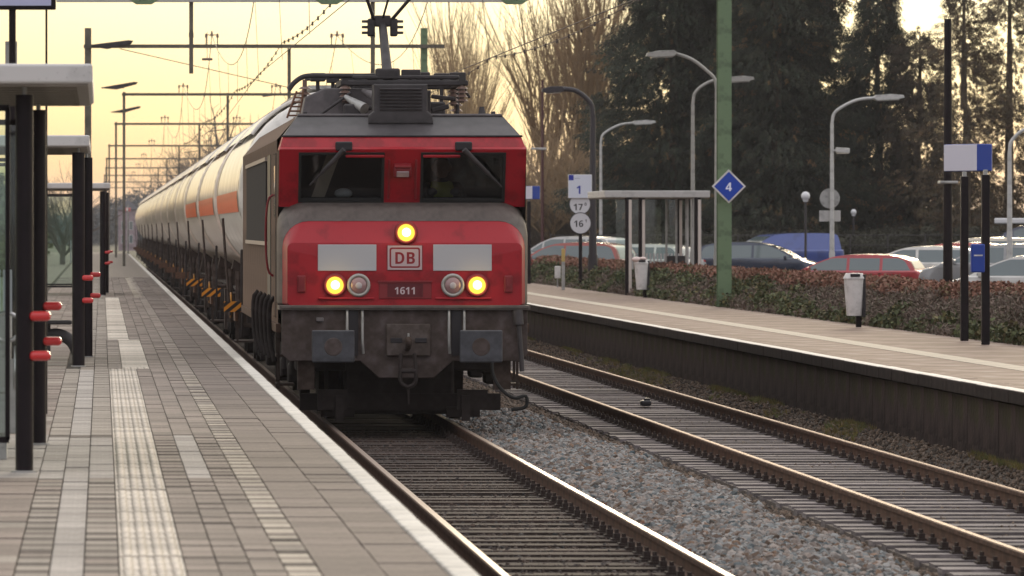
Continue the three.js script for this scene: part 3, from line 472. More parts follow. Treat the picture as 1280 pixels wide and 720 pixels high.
{
  const d = thing('person', 'person in a yellow work vest seated behind the right cab window', 'person', [3.54 + .57, .11, -64.15 - 1.62]);
  const arms = s => [[[s * .19, 2.72, 0], [s * .27, 2.50, .10], .06, .048], [[s * .27, 2.50, .10], [s * .16, 2.64, .34], .046, .033], [[s * .16, 2.645, .34], [s * .15, 2.665, .43], .036, .028], ...[-.03, -.01, .01, .03].map(o => [[s * .15 + o, 2.67, .42], [s * .15 + o * 1.3, 2.655, .49], .010, .008]), [[s * .14, 2.66, .37], [s * .10, 2.66, .42], .012, .009]];
  const body = [[[0, 2.22, 0], [0, 2.42, .0], .15, .155], [[0, 2.42, 0], [0, 2.64, .0], .155, .15], [[-.15, 2.70, 0], [.15, 2.70, 0], .075, .075], [[0, 2.7, 0], [0, 2.86, .01], .06, .055], [[-.09, 2.22, 0], [-.11, 2.2, .42], .085, .065], [[.09, 2.22, 0], [.11, 2.2, .42], .085, .065], ...arms(-1), ...arms(1)];
  mesh('body', field(body, 0, 2.5, .15, .45, 64), M([.03, .035, .05], .8), d);
  mesh('head', field([[[0, 2.90, .02], [0, 2.99, .0], .075, .098], [[0, 2.93, .09], [0, 2.955, .105], .014, .01], [[-.095, 2.94, 0], [-.1, 2.96, 0], .018, .02], [[.095, 2.94, 0], [.1, 2.96, 0], .018, .02], [[-.02, 2.895, .075], [.02, 2.895, .075], .014, .014]], 0, 2.95, 0, .16, 40), M([.42, .25, .18], .6), d);
  mesh('hair', field([[[0, 3.01, -.02], [0, 3.03, -.015], .098, .085], [[0, 2.94, -.05], [0, 3.0, -.04], .075, .08]], 0, 2.98, -.02, .17, 32), M([.05, .035, .025], .8), d);
  mesh('vest', field([[[0, 2.32, .0], [0, 2.64, .0], .166, .162], [[-.1, 2.70, 0], [.1, 2.70, 0], .085, .085]], 0, 2.5, 0, .34, 40), M([.42, .48, .05], .7), d);
}
// ------------------------------------------------------------------ tank wagons
{
  const cream = [.66, .63, .58];
  const tankMats = [[.74, .73, .71], [.70, .60, .54], [.66, .57, .50], [.62, .54, .48], [.54, .46, .41]].map(c => M(c, .32, { map: 'grime', size: 2.6, clearcoat: .8, clearcoatRoughness: .22 }));
  const stain = M([.42, .34, .27], .5, { map: 'blot', size: 1.4 });
  const R = 1.47, CYT = 2.88, LT = 16.3;
  const stripe = canvasTex(128, 128, (x, w, h) => { x.fillStyle = '#d98a1c'; x.fillRect(0, 0, w, h); x.fillStyle = '#1d1512'; for (let i = -2; i < 4; i++) { x.beginPath(); x.moveTo(i * 42, h); x.lineTo(i * 42 + 21, h); x.lineTo(i * 42 + 21 + 50, 0); x.lineTo(i * 42 + 50, 0); x.closePath(); x.fill(); } });
  const stripeM = new THREE.MeshStandardMaterial({ map: stripe, roughness: .6 });
  function shell(r, a0, a1, len, z, n = 36) { const g = new THREE.CylinderGeometry(r, r, len, n, 1, true, a0, a1 - a0); g.rotateX(Math.PI / 2); return [g, new THREE.Matrix4().makeTranslation(0, CYT, z)]; }
  const dull = M([.16, .085, .05], .8, { map: 'rust', size: .4 });
  function wagon(label, m, band) {
    const w = thing('tank_wagon', label, 'tank wagon', [3.54, 0, -81.6], 0, 'tank wagons of the freight train');
    // local z: 0 at the front buffers, body towards -z
    const mid = -18.1 / 2;
    const tk = new MB(); tk.add(...shell(R, 0, Math.PI * 2, LT - .9, mid, 56));
    for (const s of [-1, 1]) { const g = new THREE.SphereGeometry(R, 40, 14, 0, Math.PI * 2, 0, Math.PI / 2); g.rotateX(s * Math.PI / 2); g.scale(1, 1, .36); tk.add(g, new THREE.Matrix4().makeTranslation(0, CYT, mid + s * (LT - .9) / 2)); }
    const t = tk.build('tank', m, w);
    for (const q of [-3.6, 3.6]) { const g = shell(R + .008, 0, Math.PI * 2, .05, mid + q, 56); new MB().add(...g).build('tank_seam', stain, t); }
    for (const [q, l] of band ? [[-7.0, .7]] : [[5.0, 1.1], [-3.4, .8]]) new MB().add(...shell(R + .004, 0, Math.PI * 2, l, mid + q, 56)).build('stain_band', stain, t);
    if (band) for (const s of [-1, 1]) for (const [q, l] of [[-4.85, 4.8], [0, 4.9], [4.85, 4.8]]) { const g = new THREE.CylinderGeometry(R + .006, R + .006, l, 8, 1, true, s * Math.PI / 2 - .02, .22); g.rotateX(Math.PI / 2); if (s < 0) g.rotateZ(0); new MB().add(g, new THREE.Matrix4().makeTranslation(0, CYT, mid + q)).build('orange_band', mat.orange, t); }
    // sun shield along the top
    for (const s of [-1, 1]) { const g = new THREE.CylinderGeometry(R + .08, R + .08, 7.2, 24, 1, true, Math.PI - .95, 1.9); g.rotateX(Math.PI / 2); new MB().add(g, new THREE.Matrix4().makeTranslation(0, CYT, mid + s * 3.8)).build('sun_shield', m, w); for (const e of [-1, 1]) { const p = []; for (let i = 0; i <= 16; i++) { const a = Math.PI / 2 - .95 + 1.9 * i / 16; p.push(V(Math.cos(a) * (R + .06), CYT + Math.sin(a) * (R + .06), mid + s * 3.8 + e * 3.6)); } new MB().tube(p, .03, 24, 5).build('shield_rib', m, w); } }
    new MB().box(.7, .06, 13, 0, CYT + R + .16, mid).build('walkway', mat.galv, w);
    // frame
    const f = new MB(); for (const s of [-1, 1]) f.box(.12, .28, 17, s * 1.0, 1.12, mid); f.box(2.7, .3, .16, 0, 1.06, -.62).box(2.7, .3, .16, 0, 1.06, -17.48); for (let i = 0; i < 5; i++) f.box(2.2, .2, .2, 0, 1.12, -2.5 - i * 3); f.build('frame', mat.under, w);
    for (const q of [-3.2, -14.9]) { const s = new MB(); s.ext([[-1.15, 1.26], [1.15, 1.26], [1.05, 1.75], [.6, 1.45], [0, 1.38], [-.6, 1.45], [-1.05, 1.75]], .5, { m: new THREE.Matrix4().makeTranslation(0, 0, q - .25) }); s.build('saddle', mat.underMid, w); }
    for (const c of [-3.0, -15.1]) { const b = new MB(); for (const s of [-1, 1]) b.rbox(.14, .3, 2.5, .04, s * 1.0, .58, c).rbox(.2, .26, .3, .05, s * 1.04, .48, c - .9).rbox(.2, .26, .3, .05, s * 1.04, .48, c + .9); const bo = b.rbox(2.0, .25, .4, .04, 0, .65, c).build('bogie', mat.under, w); for (const q of [-.9, .9]) { const ws = new MB(); for (const s of [-1, 1]) ws.cyl(V(s * .69, .46, c + q), V(s * .82, .46, c + q), .46, .46, 24); ws.cyl(V(-.8, .46, c + q), V(.8, .46, c + q), .08); ws.build('wheelset', mat.under, bo); } }
    for (const s of [-1, 1]) for (const [z, d] of [[-.55, 1], [-17.55, -1]]) new MB().cyl(V(s * .875, 1.04, z), V(s * .875, 1.04, z + d * .42), .09).cyl(V(s * .875, 1.04, z + d * .42), V(s * .875, 1.04, z + d * .46), .22, .22, 18).build('buffer', mat.under, w);
    for (const s of [-1, 1]) { // striped step boards, ladders, handwheels, pipes
      const g = new THREE.BoxGeometry(.5, .16, .04); const bd = new THREE.Mesh(g, band ? stripeM : dull); bd.name = 'hazard_board'; bd.position.set(s * 1.44, 1.15, -1.0); bd.castShadow = true; w.add(bd);
      const g2 = new THREE.BoxGeometry(.04, .14, .9); const b2 = new THREE.Mesh(g2, dull); b2.name = 'hazard_board'; b2.position.set(s * 1.5, 1.0, -1.5); w.add(b2);
      new MB().box(.4, .03, .9, s * 1.32, .62, -1.5).box(.03, .5, .03, s * 1.48, .85, -1.1).box(.03, .5, .03, s * 1.48, .85, -1.9).build('step', mat.underMid, w);
      new MB().cyl(V(s * 1.42, .7, -.7), V(s * 1.42, 2.0, -.7), .018).cyl(V(s * 1.42, .7, -1.15), V(s * 1.42, 2.0, -1.15), .018).cyl(V(s * 1.42, 2.0, -.7), V(s * 1.42, 2.0, -1.15), .018).build('handrail', mat.under, w);
      const l = new MB(); for (const z of [-8.2, -8.65]) l.tube([V(s * 1.42, .9, z), V(s * 1.5, 1.9, z), V(s * 1.54, 2.5, z)], .018, 12, 5); for (let i = 0; i < 6; i++) { const y = 1.1 + i * .27; l.cyl(V(s * (1.44 + .11 * Math.sin(i / 5)), y > 3.2 ? 3.2 : y, -8.2), V(s * (1.44 + .11 * Math.sin(i / 5)), y > 3.2 ? 3.2 : y, -8.65), .012, .012, 5); } l.build('ladder', mat.underMid, w);
      for (const z of [-5.2, -6.4, -10.6, -11.7]) new MB().rbox(.25, .5, .3, .03, s * 1.22, 1.0, z).cyl(V(s * 1.36, .75, z + .3), V(s * 1.36, 1.65, z + .3), .03).build('valve_gear', mat.underMid, w);
      const hw = new MB().add(new THREE.TorusGeometry(.2, .018, 6, 20), new THREE.Matrix4().makeRotationY(Math.PI / 2).setPosition(s * 1.38, 1.05, -9.6)).cyl(V(s * 1.0, 1.05, -9.6), V(s * 1.38, 1.05, -9.6), .02).build('handwheel', mat.yellow, w);
      new MB().box(.05, .7, .5, s * 1.4, .95, -12.4).build('info_panel', mat.underMid, w);
    }
    new MB().box(1.6, .5, 1.2, 0, .75, mid).build('brake_gear', mat.under, w);
    return w;
  }
  const protoA = wagon('white tank wagon with a bright orange stripe right behind the locomotive', tankMats[0], true);
  const protoB = wagon('plain cream tank wagon without orange stripe behind the two striped ones', tankMats[2], false);
  protoA.position.z = -81.3; const p = 18.2;
  const w2 = copy(protoA, [3.54, 0, -81.3 - p], 0, 'white tank wagon with an orange stripe, second behind the locomotive'); w2.children.forEach(c => { if (c.name === 'tank' || c.name === 'sun_shield') c.material = tankMats[1]; });
  const w3 = copy(protoA, [3.54, 0, -81.3 - 2 * p], 0, 'cream tank wagon with an orange stripe, third behind the locomotive'); w3.children.forEach(c => { if (c.name === 'tank' || c.name === 'sun_shield') c.material = tankMats[2]; });
  protoB.position.z = -81.3 - 3 * p; protoB.userData.label = 'dusty cream tank wagon with no stripe, fourth of the wagons behind the locomotive';
  const ORD = ['', '', '', 'fourth', 'fifth', 'sixth', 'seventh', 'eighth', 'ninth', 'tenth', 'eleventh', 'twelfth', 'thirteenth', 'last'];
  for (let i = 4; i < 14; i++) { const c = copy(protoB, [3.54, 0, -81.3 - i * p], 0, `dusty cream tank wagon, ${ORD[i]} of the wagons behind the locomotive`); const m = tankMats[[2, 1, 3, 2, 4][i % 5]]; c.children.forEach(k => { if (k.name === 'tank' || k.name === 'sun_shield') k.material = m; }); }
}

// ------------------------------------------------------------------ overhead line
{
  const portals = [ // distance, left post x, right post x, beam height
    [113, -3.4, 12.93, 7.3], [163, at(110, 163), at(530, 163), 7.78], [220, at(155, 220), 9.9, 7.74], [284, at(145, 284), 9.9, 7.77], [358, .5, 9.9, 7.75], [425, .4, 9.9, 7.75], [490, .4, 9.9, 7.75], [560, .3, 9.9, 7.75], [640, .3, 9.9, 7.75], [730, .3, 9.9, 7.75]];
  const labels = ['catenary portal of the green post with the blue number board', 'catenary portal crossing just above the locomotive roof', 'third catenary portal along the line, above the first wagons', 'fourth catenary portal along the line', 'fifth catenary portal along the line', 'sixth catenary portal, small in the distance', 'seventh catenary portal, small in the distance', 'eighth catenary portal, tiny in the distance', 'ninth catenary portal, tiny in the distance', 'farthest catenary portal at the end of the line'];
  function wbeam(mb, x, y0, y1, z, w) { mb.box(w, y1 - y0, .016, x, (y0 + y1) / 2, z - w / 2).box(w, y1 - y0, .016, x, (y0 + y1) / 2, z + w / 2).box(.02, y1 - y0, w - .02, x, (y0 + y1) / 2, z); return mb; }
  portals.forEach(([Z, xl, xr, h], i) => {
    const t = thing('catenary_portal', labels[i], 'catenary portal', [0, 0, -Z], 0, 'catenary portals over the tracks');
    const near = i === 0;
    if (near) {
      const p = wbeam(new MB(), xr, -.6, 9.2, 0, .28).box(.30, .02, .30, xr, 9.21, 0).build('post', mat.green, t); new MB().box(.36, .5, .36, xr, -.2, 0).build('footing', mat.copingGrey, p);
      wbeam(new MB(), xl, .5, 9, 0, .28).build('post', mat.green, t);
      new MB().box(xr - xl, .2, .3, (xl + xr) / 2, h + .12, 0).build('beam', mat.green, t);
      new MB().box(9.6, .05, .28, 8.66 - 4.8, 7.06, 0).build('lower_chord', mat.roofGrey, t);
      for (const x of [at(180, Z), at(412, Z), at(643, Z)]) new MB().ext([[x - .3, 7.08], [x - .16, 6.99], [x + .16, 6.99], [x + .3, 7.08]], .3, { m: new THREE.Matrix4().makeTranslation(0, 0, -.15) }).build('gusset', mat.green, t);
      for (const x of [at(239, Z), at(466, Z)]) wbeam(new MB(), x, up(92, Z), 7.1, 0, .085).box(.1, .1, .1, x, up(92, Z) + .8, 0).build('drop_post', mat.portal, t);
    } else {
      const w = i < 2 ? .2 : .11;
      for (const x of [xl, xr]) new MB().box(w, h + (i === 1 ? .55 : .1) + .1, w, x, (h + (i === 1 ? .55 : .1) - .1) / 2 + .0, 0).box(w + .06, .1, w + .06, x, h, 0).build('post', x === xr && i === 1 ? mat.green : mat.portal, t);
      const ext = i === 1 ? .6 : .4;
      new MB().box(xr - xl + ext, .11, .11, (xl + xr) / 2 + ext / 2, h, .16).build('beam', mat.portal, t);
      for (const x of [i === 1 ? 5.62 : 5.1]) new MB().box(.10, 1.9, .10, x, h - .95 - .06, 0).cyl(V(x, h - 1.4, 0), V(x - .8, h - 1.5, 0), .02, .02, 5).cyl(V(x, h - 1.75, 0), V(x + .8, h - 1.7, 0), .02, .02, 5).build('drop_post', mat.portal, t);
    }
    if (!near) for (const x of [3.3, 7.05]) { const b = new MB(); for (const s of [-1, 1]) b.cyl(V(x + s * .17, h + .05, .16), V(x + s * .17, h + .32, .16), .02, .02, 6).cyl(V(x + s * .17, h + .26, .16), V(x + s * .17, h + .38, .16), .045, .03, 8); b.cyl(V(x - .2, h + .34, .16), V(x + .2, h + .34, .16), .016, .016, 6).cyl(V(x, h + .30, .16), V(x, h + .46, .16), .05, .02, 8); b.build('insulator_bracket', mat.insul, t); }
  });
  // wires: a carrier that sags between portals, a straight contact wire and droppers; feeders with clips
  const zs = [40, ...portals.map(p => p[0])];
  const wr = new MB();
  function line(pts, r) { const q = []; for (let i = 1; i < pts.length; i++) q.push([pts[i - 1], pts[i]]); const b = new MB(); q.forEach(([a, c]) => b.cyl(a, c, r, r, 4)); return b; }
  for (const [X, l, xb] of [[3.45, 'overhead wire above the train track', 3.3], [7.41, 'overhead wire above the empty track', 7.05]]) {
    const t = thing('overhead_wire', l, 'overhead wire', [0, 0, 0]);
    const car = [], con = [], drop = new MB();
    for (let i = 1; i < zs.length; i++) { const a = zs[i - 1], b = zs[i]; for (let k = 0; k < 16; k++) { const u = k / 16, z = a + (b - a) * u; const y = 8.12 - 1.55 * 4 * u * (1 - u); car.push(V(xb + (X - xb) * Math.sin(u * Math.PI), y, -z)); if (k % 3 === 2) drop.cyl(V(X, 5.55, -z), V(xb + (X - xb) * Math.sin(u * Math.PI), y, -z), .005, .005, 4); } con.push(V(X + (i % 2 ? .2 : -.2), 5.52, -a)); }
    con.push(V(X, 5.52, -730));
    line(car, .011).build('carrier_wire', mat.wire, t); line(con, .009).build('contact_wire', mat.wire, t); drop.build('dropper', mat.wire, t).userData.kind = 'stuff';
  }
  for (const [X, y, l, z0] of [[5.42, 7.9, 'feeder cable strung with clips along the middle of the portals', 100], [11.7, 7.45, 'feeder cable strung with clips along the right ends of the portals', 60]]) {
    const t = thing('feeder_cable', l, 'overhead wire', [0, 0, 0]); const pts = [], cl = new MB();
    for (let i = 0; i < zs.length - 1; i++) { const a = Math.max(zs[i], z0), b = zs[i + 1]; if (b < z0) continue; for (let k = 0; k < 12; k++) { const u = k / 12; pts.push(V(X, y - .3 * 4 * u * (1 - u), -(a + (b - a) * u))); } if (b < 400) for (let k = 0; k < 14; k++) { const u = (k + .5) / 14; cl.rbox(.05, .11, .12, .015, X, y - .3 * 4 * u * (1 - u) - .01, -(a + (b - a) * u)); } }
    line(pts, .013).build('cable', mat.wire, t); cl.build('cable_clip', mat.wire, t).userData.kind = 'stuff';
  }
  // tie wire that slants down from the second portal
  const tw = thing('tie_wire', 'thin tie wire slanting down to the drop post over the locomotive', 'overhead wire', [0, 0, 0]);
  line([V(at(150, 163), up(61, 163), -163), V(at(365, 163), up(110, 163), -163.2)], .012).build('wire', mat.wire, tw);
  const sc = thing('section_insulator', 'short dark insulator hanging in the wires left of the locomotive', 'insulator', [at(259, 150), up(74, 150), -150]); new MB().rbox(.30, .07, .1, .03, 0, 0, 0).cyl(V(0, .03, 0), V(0, .75, 0), .008, .008, 4).build('insulator', mat.insul, sc);
  // luminaires on the left posts
  for (const [x0, x1, y0, y1, Z, l, pi] of [[116, 166, 59, 53, 163, 'dark platform lamp head on the left post of the portal above the locomotive'], [131, 172, 111, 104, 220, 'long platform lamp head level with the third portal beam'], [142, 176, 141, 134, 284, 'small platform lamp head level with the fourth portal beam']]) {
    const a = V(at(x0, Z), up(y0, Z), -Z + .2), b = V(at(x1, Z), up(y1, Z), -Z + .2), q = b.clone().sub(a);
    const t = thing('platform_lamp', l, 'lamp', a.toArray(), 0, 'platform lamps on the portal posts');
    const h = new MB().ext([[0, .02], [q.length() * .35, -.10], [q.length() * .95, -.03], [q.length(), .03], [q.length() * .9, .06], [0, .06]], .2, { bevel: .015, m: new THREE.Matrix4().makeTranslation(0, 0, -.1) }).build('lamp_head', mat.equip, t); h.rotation.z = Math.atan2(q.y, q.x);
    new MB().cyl(V(0, .04, 0), V(-.12, .04, -.18), .03).build('bracket', mat.portal, t);
    new MB().cyl(V(-.1, .04, -.19), V(at(Z === 163 ? 110 : Z === 220 ? 155 : 145, Z) - a.x, .04, -.19), .025).build('arm', mat.portal, t);
  }
}

// ------------------------------------------------------------------ shelters on the left platform
function post(mb, x, z, h, r) { return mb.cyl(V(x, 0, z), V(x, h, z), r, r, 20); }
const coverM = M([.05, .045, .05], .5);
function leftShelter(label, p, group, px = [-.432, -.395], pr = .056) {
  const t = thing('platform_shelter', label, 'shelter', p, 0, group);
  const H = 2.44, Lz = 5.7, Wx = 2.1; // origin at the front right corner, on the platform
  const rf = new MB().rbox(Wx, .125, Lz, .02, -Wx / 2, H + .065, -Lz / 2).build('roof', mat.roofEdge, t);
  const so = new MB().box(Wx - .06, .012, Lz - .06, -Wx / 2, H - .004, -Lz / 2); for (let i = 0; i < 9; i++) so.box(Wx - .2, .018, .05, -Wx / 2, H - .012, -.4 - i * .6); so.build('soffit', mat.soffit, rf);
  for (const [x, z] of [[px[0], -.3], [px[1], -4.7], [-Wx + .2, -.3], [-Wx + .2, -4.7]]) {
    const q = post(new MB(), x, z, H - .06, pr).build('post', mat.blackPost, t); new MB().cyl(V(x, H - .07, z), V(x, H, z), .016, .016, 8).cyl(V(x, 0, z), V(x, .012, z), .085, .085, 20).build('post_fitting', mat.galv, q);
    if (x > -1) for (const y of [.735, .985]) new MB().rbox(.135, .062, .11, .028, x + .10, y, z + .01).build('red_rail_end', mat.redStub, q);
  }
  // glass with frames: back wall and two side screens
  const fr = new MB(); for (let i = 0; i <= 4; i++) fr.box(.04, 2.15, .04, -Wx + .12, 1.25, -.5 - i * 1.15); fr.box(.04, .05, 4.6, -Wx + .12, 2.33, -2.8).box(.04, .05, 4.6, -Wx + .12, .19, -2.8); fr.build('glass_frame', mat.blackPost, t);
  for (let i = 0; i < 4; i++) new MB().box(.008, 2.1, 1.1, -Wx + .12, 1.26, -1.075 - i * 1.15).build('glass_pane', mat.glass, t);
  for (const z of [-.42, -5.12]) { new MB().box(1.3, .04, .03, -1.18, 2.3, z).box(1.3, .04, .03, -1.18, .2, z).box(.03, 2.1, .03, -.54, 1.25, z).build('glass_frame', mat.blackPost, t); new MB().box(1.26, 2.06, .008, -1.18, 1.25, z).build('glass_pane', mat.glass, t); }
  const et = new MB(); for (let i = 0; i < 9; i++) et.box(.022, .52, .006, -.60 - i * .042, .98, -5.11 + .012); et.build('etched_stripes', M([.55, .62, .68], .6), t).userData.kind = 'stuff';
  return t;
}
{
  const g = 'glass shelters on the left platform';
  const a = leftShelter('nearest glass shelter, its black posts and white roof at the left edge', [-.055, P1, -34], g);
  leftShelter('middle glass shelter between the nearest and the farthest on the left platform', [at(112, 60.2), P1, -60.2], g, [-.125, -.045], .07);
  leftShelter('farthest small glass shelter on the left platform, beside the train', [at(138, 124), P1, -124], g, [-.17, -.10], .07);
  const sb = thing('bench', 'chrome armrest and grey seat of a bench inside the nearest glass shelter', 'bench', [at(8, 36.4), P1, -36.4]);
  new MB().rbox(.9, .05, .45, .02, -.42, .46, 0).build('seat', mat.galv, sb); new MB().rbox(.9, .4, .04, .015, -.42, .78, -.24, -.12).build('backrest', mat.galv, sb);
  new MB().tube([V(.06, .46, .2), V(.07, .62, .22), V(.07, .72, .14), V(.07, .74, 0), V(.07, .70, -.14), V(.06, .55, -.2)], .018, 30, 8).build('armrest', mat.steel, sb);
  new MB().add(new THREE.TorusGeometry(.095, .014, 8, 26), new THREE.Matrix4().makeTranslation(.0, .88, .1)).build('armrest_ring', mat.steel, sb);
  for (const x of [-.8, -.02]) new MB().box(.05, .46, .3, x, .23, 0).build('leg', mat.galv, sb);
  new MB().rbox(.14, .5, .03, .01, .01, .42, .2).build('side_panel', mat.galv, sb);
  const sb2 = thing('bench', 'dark curved bench inside the middle glass shelter', 'bench', [at(76, 63.5), P1, -63.5]);
  new MB().tube([V(-.3, .22, 0), V(-.05, .30, .04), V(.12, .22, .05), V(.22, .02, .05)], .07, 20, 8).rbox(.5, .05, .4, .02, -.12, .44, 0).build('seat', mat.equip, sb2); new MB().rbox(.06, .44, .04, .01, -.15, .22, 0).build('leg', mat.equip, sb2);
  // station sign high above the nearest shelter
  const s = thing('station_sign', 'pale sign box with a dark frame on two posts above the nearest shelter', 'sign', [0, P1, -45]);
  for (const [px, w] of [[15.5, .055], [58, .017]]) new MB().cyl(V(at(px, 45), 0, 0), V(at(px, 45), up(8, 45) - P1, 0), w / 1.9, w / 1.9, 12).build('post', mat.blackPost, s);
  new MB().rbox(at(70, 45) - at(-30, 45), .5, .14, .012, (at(70, 45) + at(-30, 45)) / 2, up(12, 45) - P1 + .25, 0).build('frame', mat.blackPost, s);
  new MB().box(at(64, 45) - at(-26, 45), .44, .02, (at(64, 45) + at(-26, 45)) / 2, up(7.5, 45) - P1 + .22, .075).build('sign_face', M([.5, .52, .75], .35), s);
  const gd = thing('grey_post', 'slim dark grey post seen through the glass of the nearest shelter', 'post', [at(14, 45.5), P1, -45.5]); new MB().box(.1, 3.1, .06, 0, 1.55, 0).build('post', mat.galv, gd);
}

// ------------------------------------------------------------------ right platform furniture
{
  const Z = 133, ox = 12.86;
  const t = thing('platform_shelter', 'open shelter with black posts and a flat pale roof on the opposite platform', 'shelter', [ox, P2, -Z]);
  const x0 = at(755, Z) - ox, x1 = at(887, Z) - ox, H = up(247, Z) - P2;
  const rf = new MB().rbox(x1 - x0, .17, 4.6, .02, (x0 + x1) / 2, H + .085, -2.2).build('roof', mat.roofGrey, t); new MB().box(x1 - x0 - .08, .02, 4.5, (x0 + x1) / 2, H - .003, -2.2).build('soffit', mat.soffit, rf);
  const xr = at(872, Z) - ox;
  for (const [x, z] of [[0.02, 0], [at(803, Z) - ox, -.15], [xr, 0], [xr, -4.3]]) { const p = new MB().cyl(V(x, 0, z), V(x, H, z), .085, .085, 16).build('post', mat.blackPost, t); new MB().box(.07, H - .1, .02, x + .035, H / 2, z + .085).build('highlight_strip', M([.62, .55, .5], .4), p); }  // pale strips put the lit right side of each post into colour
  for (const z of [-1, -2.1, -3.2]) { const x = at(850, Z) - ox + (z + 3.2) * .12; new MB().box(.05, H, .05, x, H / 2, z).build('side_mullion', mat.galv, t); }
  for (const x of [at(862, Z), at(868, Z), at(878, Z)]) new MB().box(.035, H, .05, x - ox, H / 2, -.4).build('side_mullion', mat.roofGrey, t);
  new MB().box(xr - .2, 2.2, .01, xr / 2 + .02, 1.25, -4.25).build('glass_pane', mat.glass, t);
  const etch = M([.66, .67, .68], .6); const n = 15, a = at(812, Z) - ox, b = at(876, Z) - ox;
  for (let i = 0; i < n; i++) new MB().box(.045, .40, .012, a + (b - a) * i / (n - 1), up(328, Z) - P2, -4.22).build('etched_stripe', etch, t);
  new MB().rbox(.5, .06, .4, .02, at(858, Z) - ox, .46, -2).rbox(.5, .4, .05, .02, at(858, Z) - ox, .75, -2.2).build('seat', mat.equip, t);
  // litter bins
  function bin(label, px, py) {
    const Z = 1.64 * F / (py - VY); const t = thing('litter_bin', label, 'litter bin', [at(px, Z), P2, -Z], 0, 'grey litter bins on the opposite platform');
    new MB().rbox(.09, .72, .09, .015, .07, .36, -.10).build('post', mat.blackPost, t);
    const g = new THREE.CylinderGeometry(.175, .125, .62, 20, 1); g.scale(1, 1, .8); new MB().place(g, -.02, .50, .03).build('bin_body', mat.white, t);
    const l = new THREE.CylinderGeometry(.14, .19, .09, 20, 1); l.scale(1, 1, .8); const c = new MB().place(l, -.02, .85, .03).build('bin_lid', mat.white, t); new MB().rbox(.16, .05, .06, .015, -.02, .86, .155).build('bin_opening', mat.black, c);
    new MB().rbox(.05, .70, .10, .01, .135, .52, .06).build('mounting_bar', mat.black, t);
    return t;
  }
  bin('grey tapered litter bin nearest the camera on the opposite platform', 1069, 409);
  const b2 = bin('grey tapered litter bin at the black post of the far shelter', 803, 372);
  const bag = new MB().sph(.09, -.14, .90, .08, 1.3, .7, 1).sph(.07, -.0, .92, .12, 1.2, .6, 1); bag.build('bin_bag', M([.75, .6, .56], .6), b2);
  // box sign on two posts, and the small one behind the train
  function boxSign(label, x, Z, s) {
    const t = thing('platform_sign', label, 'sign', [x, P2, -Z], 0, 'box signs on black posts on the opposite platform');
    const yb = s.y; for (const [dx, dz] of s.posts) new MB().rbox(.11, yb - .06, .11, .012, dx, (yb - .06) / 2, dz).build('post', mat.blackPost, t);
    for (const [dx, dz] of s.posts) new MB().rbox(.06, .08, .06, .01, dx, yb - .03, dz).build('clamp', mat.galv, t);
    const bx = new MB().rbox(.72, .385, .28, .015, 0, yb + .192, 0).build('sign_box', mat.blue, t); bx.rotation.y = s.turn; bx.position.set(s.off[0], 0, s.off[1]);
    new MB().box(.705, .37, .006, 0, yb + .192, .142).build('sign_face', M([.66, .66, .76], .35), bx); new MB().box(.705, .37, .006, 0, yb + .192, -.142).build('sign_face', M([.66, .66, .76], .35), bx);
    return t;
  }
  const Z1 = 1.64 * F / (429 - VY); // about 77 m
  const sg = boxSign('white faced box sign with a blue side on two black posts by the right edge', at(1210, Z1), Z1, { y: up(214, Z1) - P2, posts: [[at(1200, Z1 + 2) - at(1210, Z1), -1.6], [at(1217.5, Z1) - at(1210, Z1), 1.0]], turn: -1.02, off: [0, 0] });
  const sp = thing('speaking_column', 'small blue box mounted on the black sign post by the right edge', 'info box', [at(1222, Z1 - 1.2), up(338, Z1), -Z1 + 1.2]); new MB().rbox(.19, .40, .12, .02, 0, .18, 0).build('box', mat.blue, sp); new MB().box(.12, .02, .01, 0, .22, .062).build('label_strip', mat.white, sp);
  const Z2 = 160; boxSign('small box sign with a blue side just right of the locomotive', at(661, Z2), Z2, { y: up(249, Z2) - P2, posts: [[0, 0]], turn: -1.0, off: [0, 0] });
  const bp = thing('dark_post', 'tall thick dark post in the bushes beside the white faced box sign', 'post', [14.0, .4, -90]); new MB().cyl(V(0, 0, 0), V(0, 5.4, 0), .085, .06, 16).build('post', mat.blackPost, bp); new MB().rbox(.3, .05, .3, .015, 0, up(228, 90) - .4, 0).build('clamp', mat.galv, bp);
  // number board on the green post
  const nb = thing('number_board', 'blue diamond board with a white 4 on the green post', 'sign', [at(911, 112.6), up(233, 112.6), -112.6]);
  const pl = new MB().rbox(.50, .50, .02, .008, 0, 0, 0).build('board', mat.white, nb); pl.rotation.z = Math.PI / 4;
  const blue = new MB().box(.43, .43, .004, 0, 0, .012).build('blue_field', M([.012, .06, .42], .4), pl);
  { const c = document.createElement('canvas'); const w = canvasTex(256, 256, (x) => { x.fillStyle = '#0a3fae'; x.fillRect(0, 0, 256, 256); x.translate(128, 128); x.rotate(Math.PI / 4); x.fillStyle = '#eef0ff'; x.font = 'bold 150px sans-serif'; x.textAlign = 'center'; x.textBaseline = 'middle'; x.fillText('4', 0, 8); }); print('number', w, .42, .42, [0, 0, .0155], pl); }
  new MB().box(.2, .05, .03, -.1, 0, -.02).build('bracket', mat.galv, nb);
  // platform number and stopping boards
  const Zs = 147, xs = at(725, Zs);
  const ns = thing('platform_number_sign', 'white square sign with a blue 1 above round boards on one post', 'sign', [xs, P2, -Zs]);
  const sy = up(233, Zs) - P2; const bx = new MB().rbox(.64, .64, .08, .012, 0, sy, 0).build('sign_box', mat.white, ns);
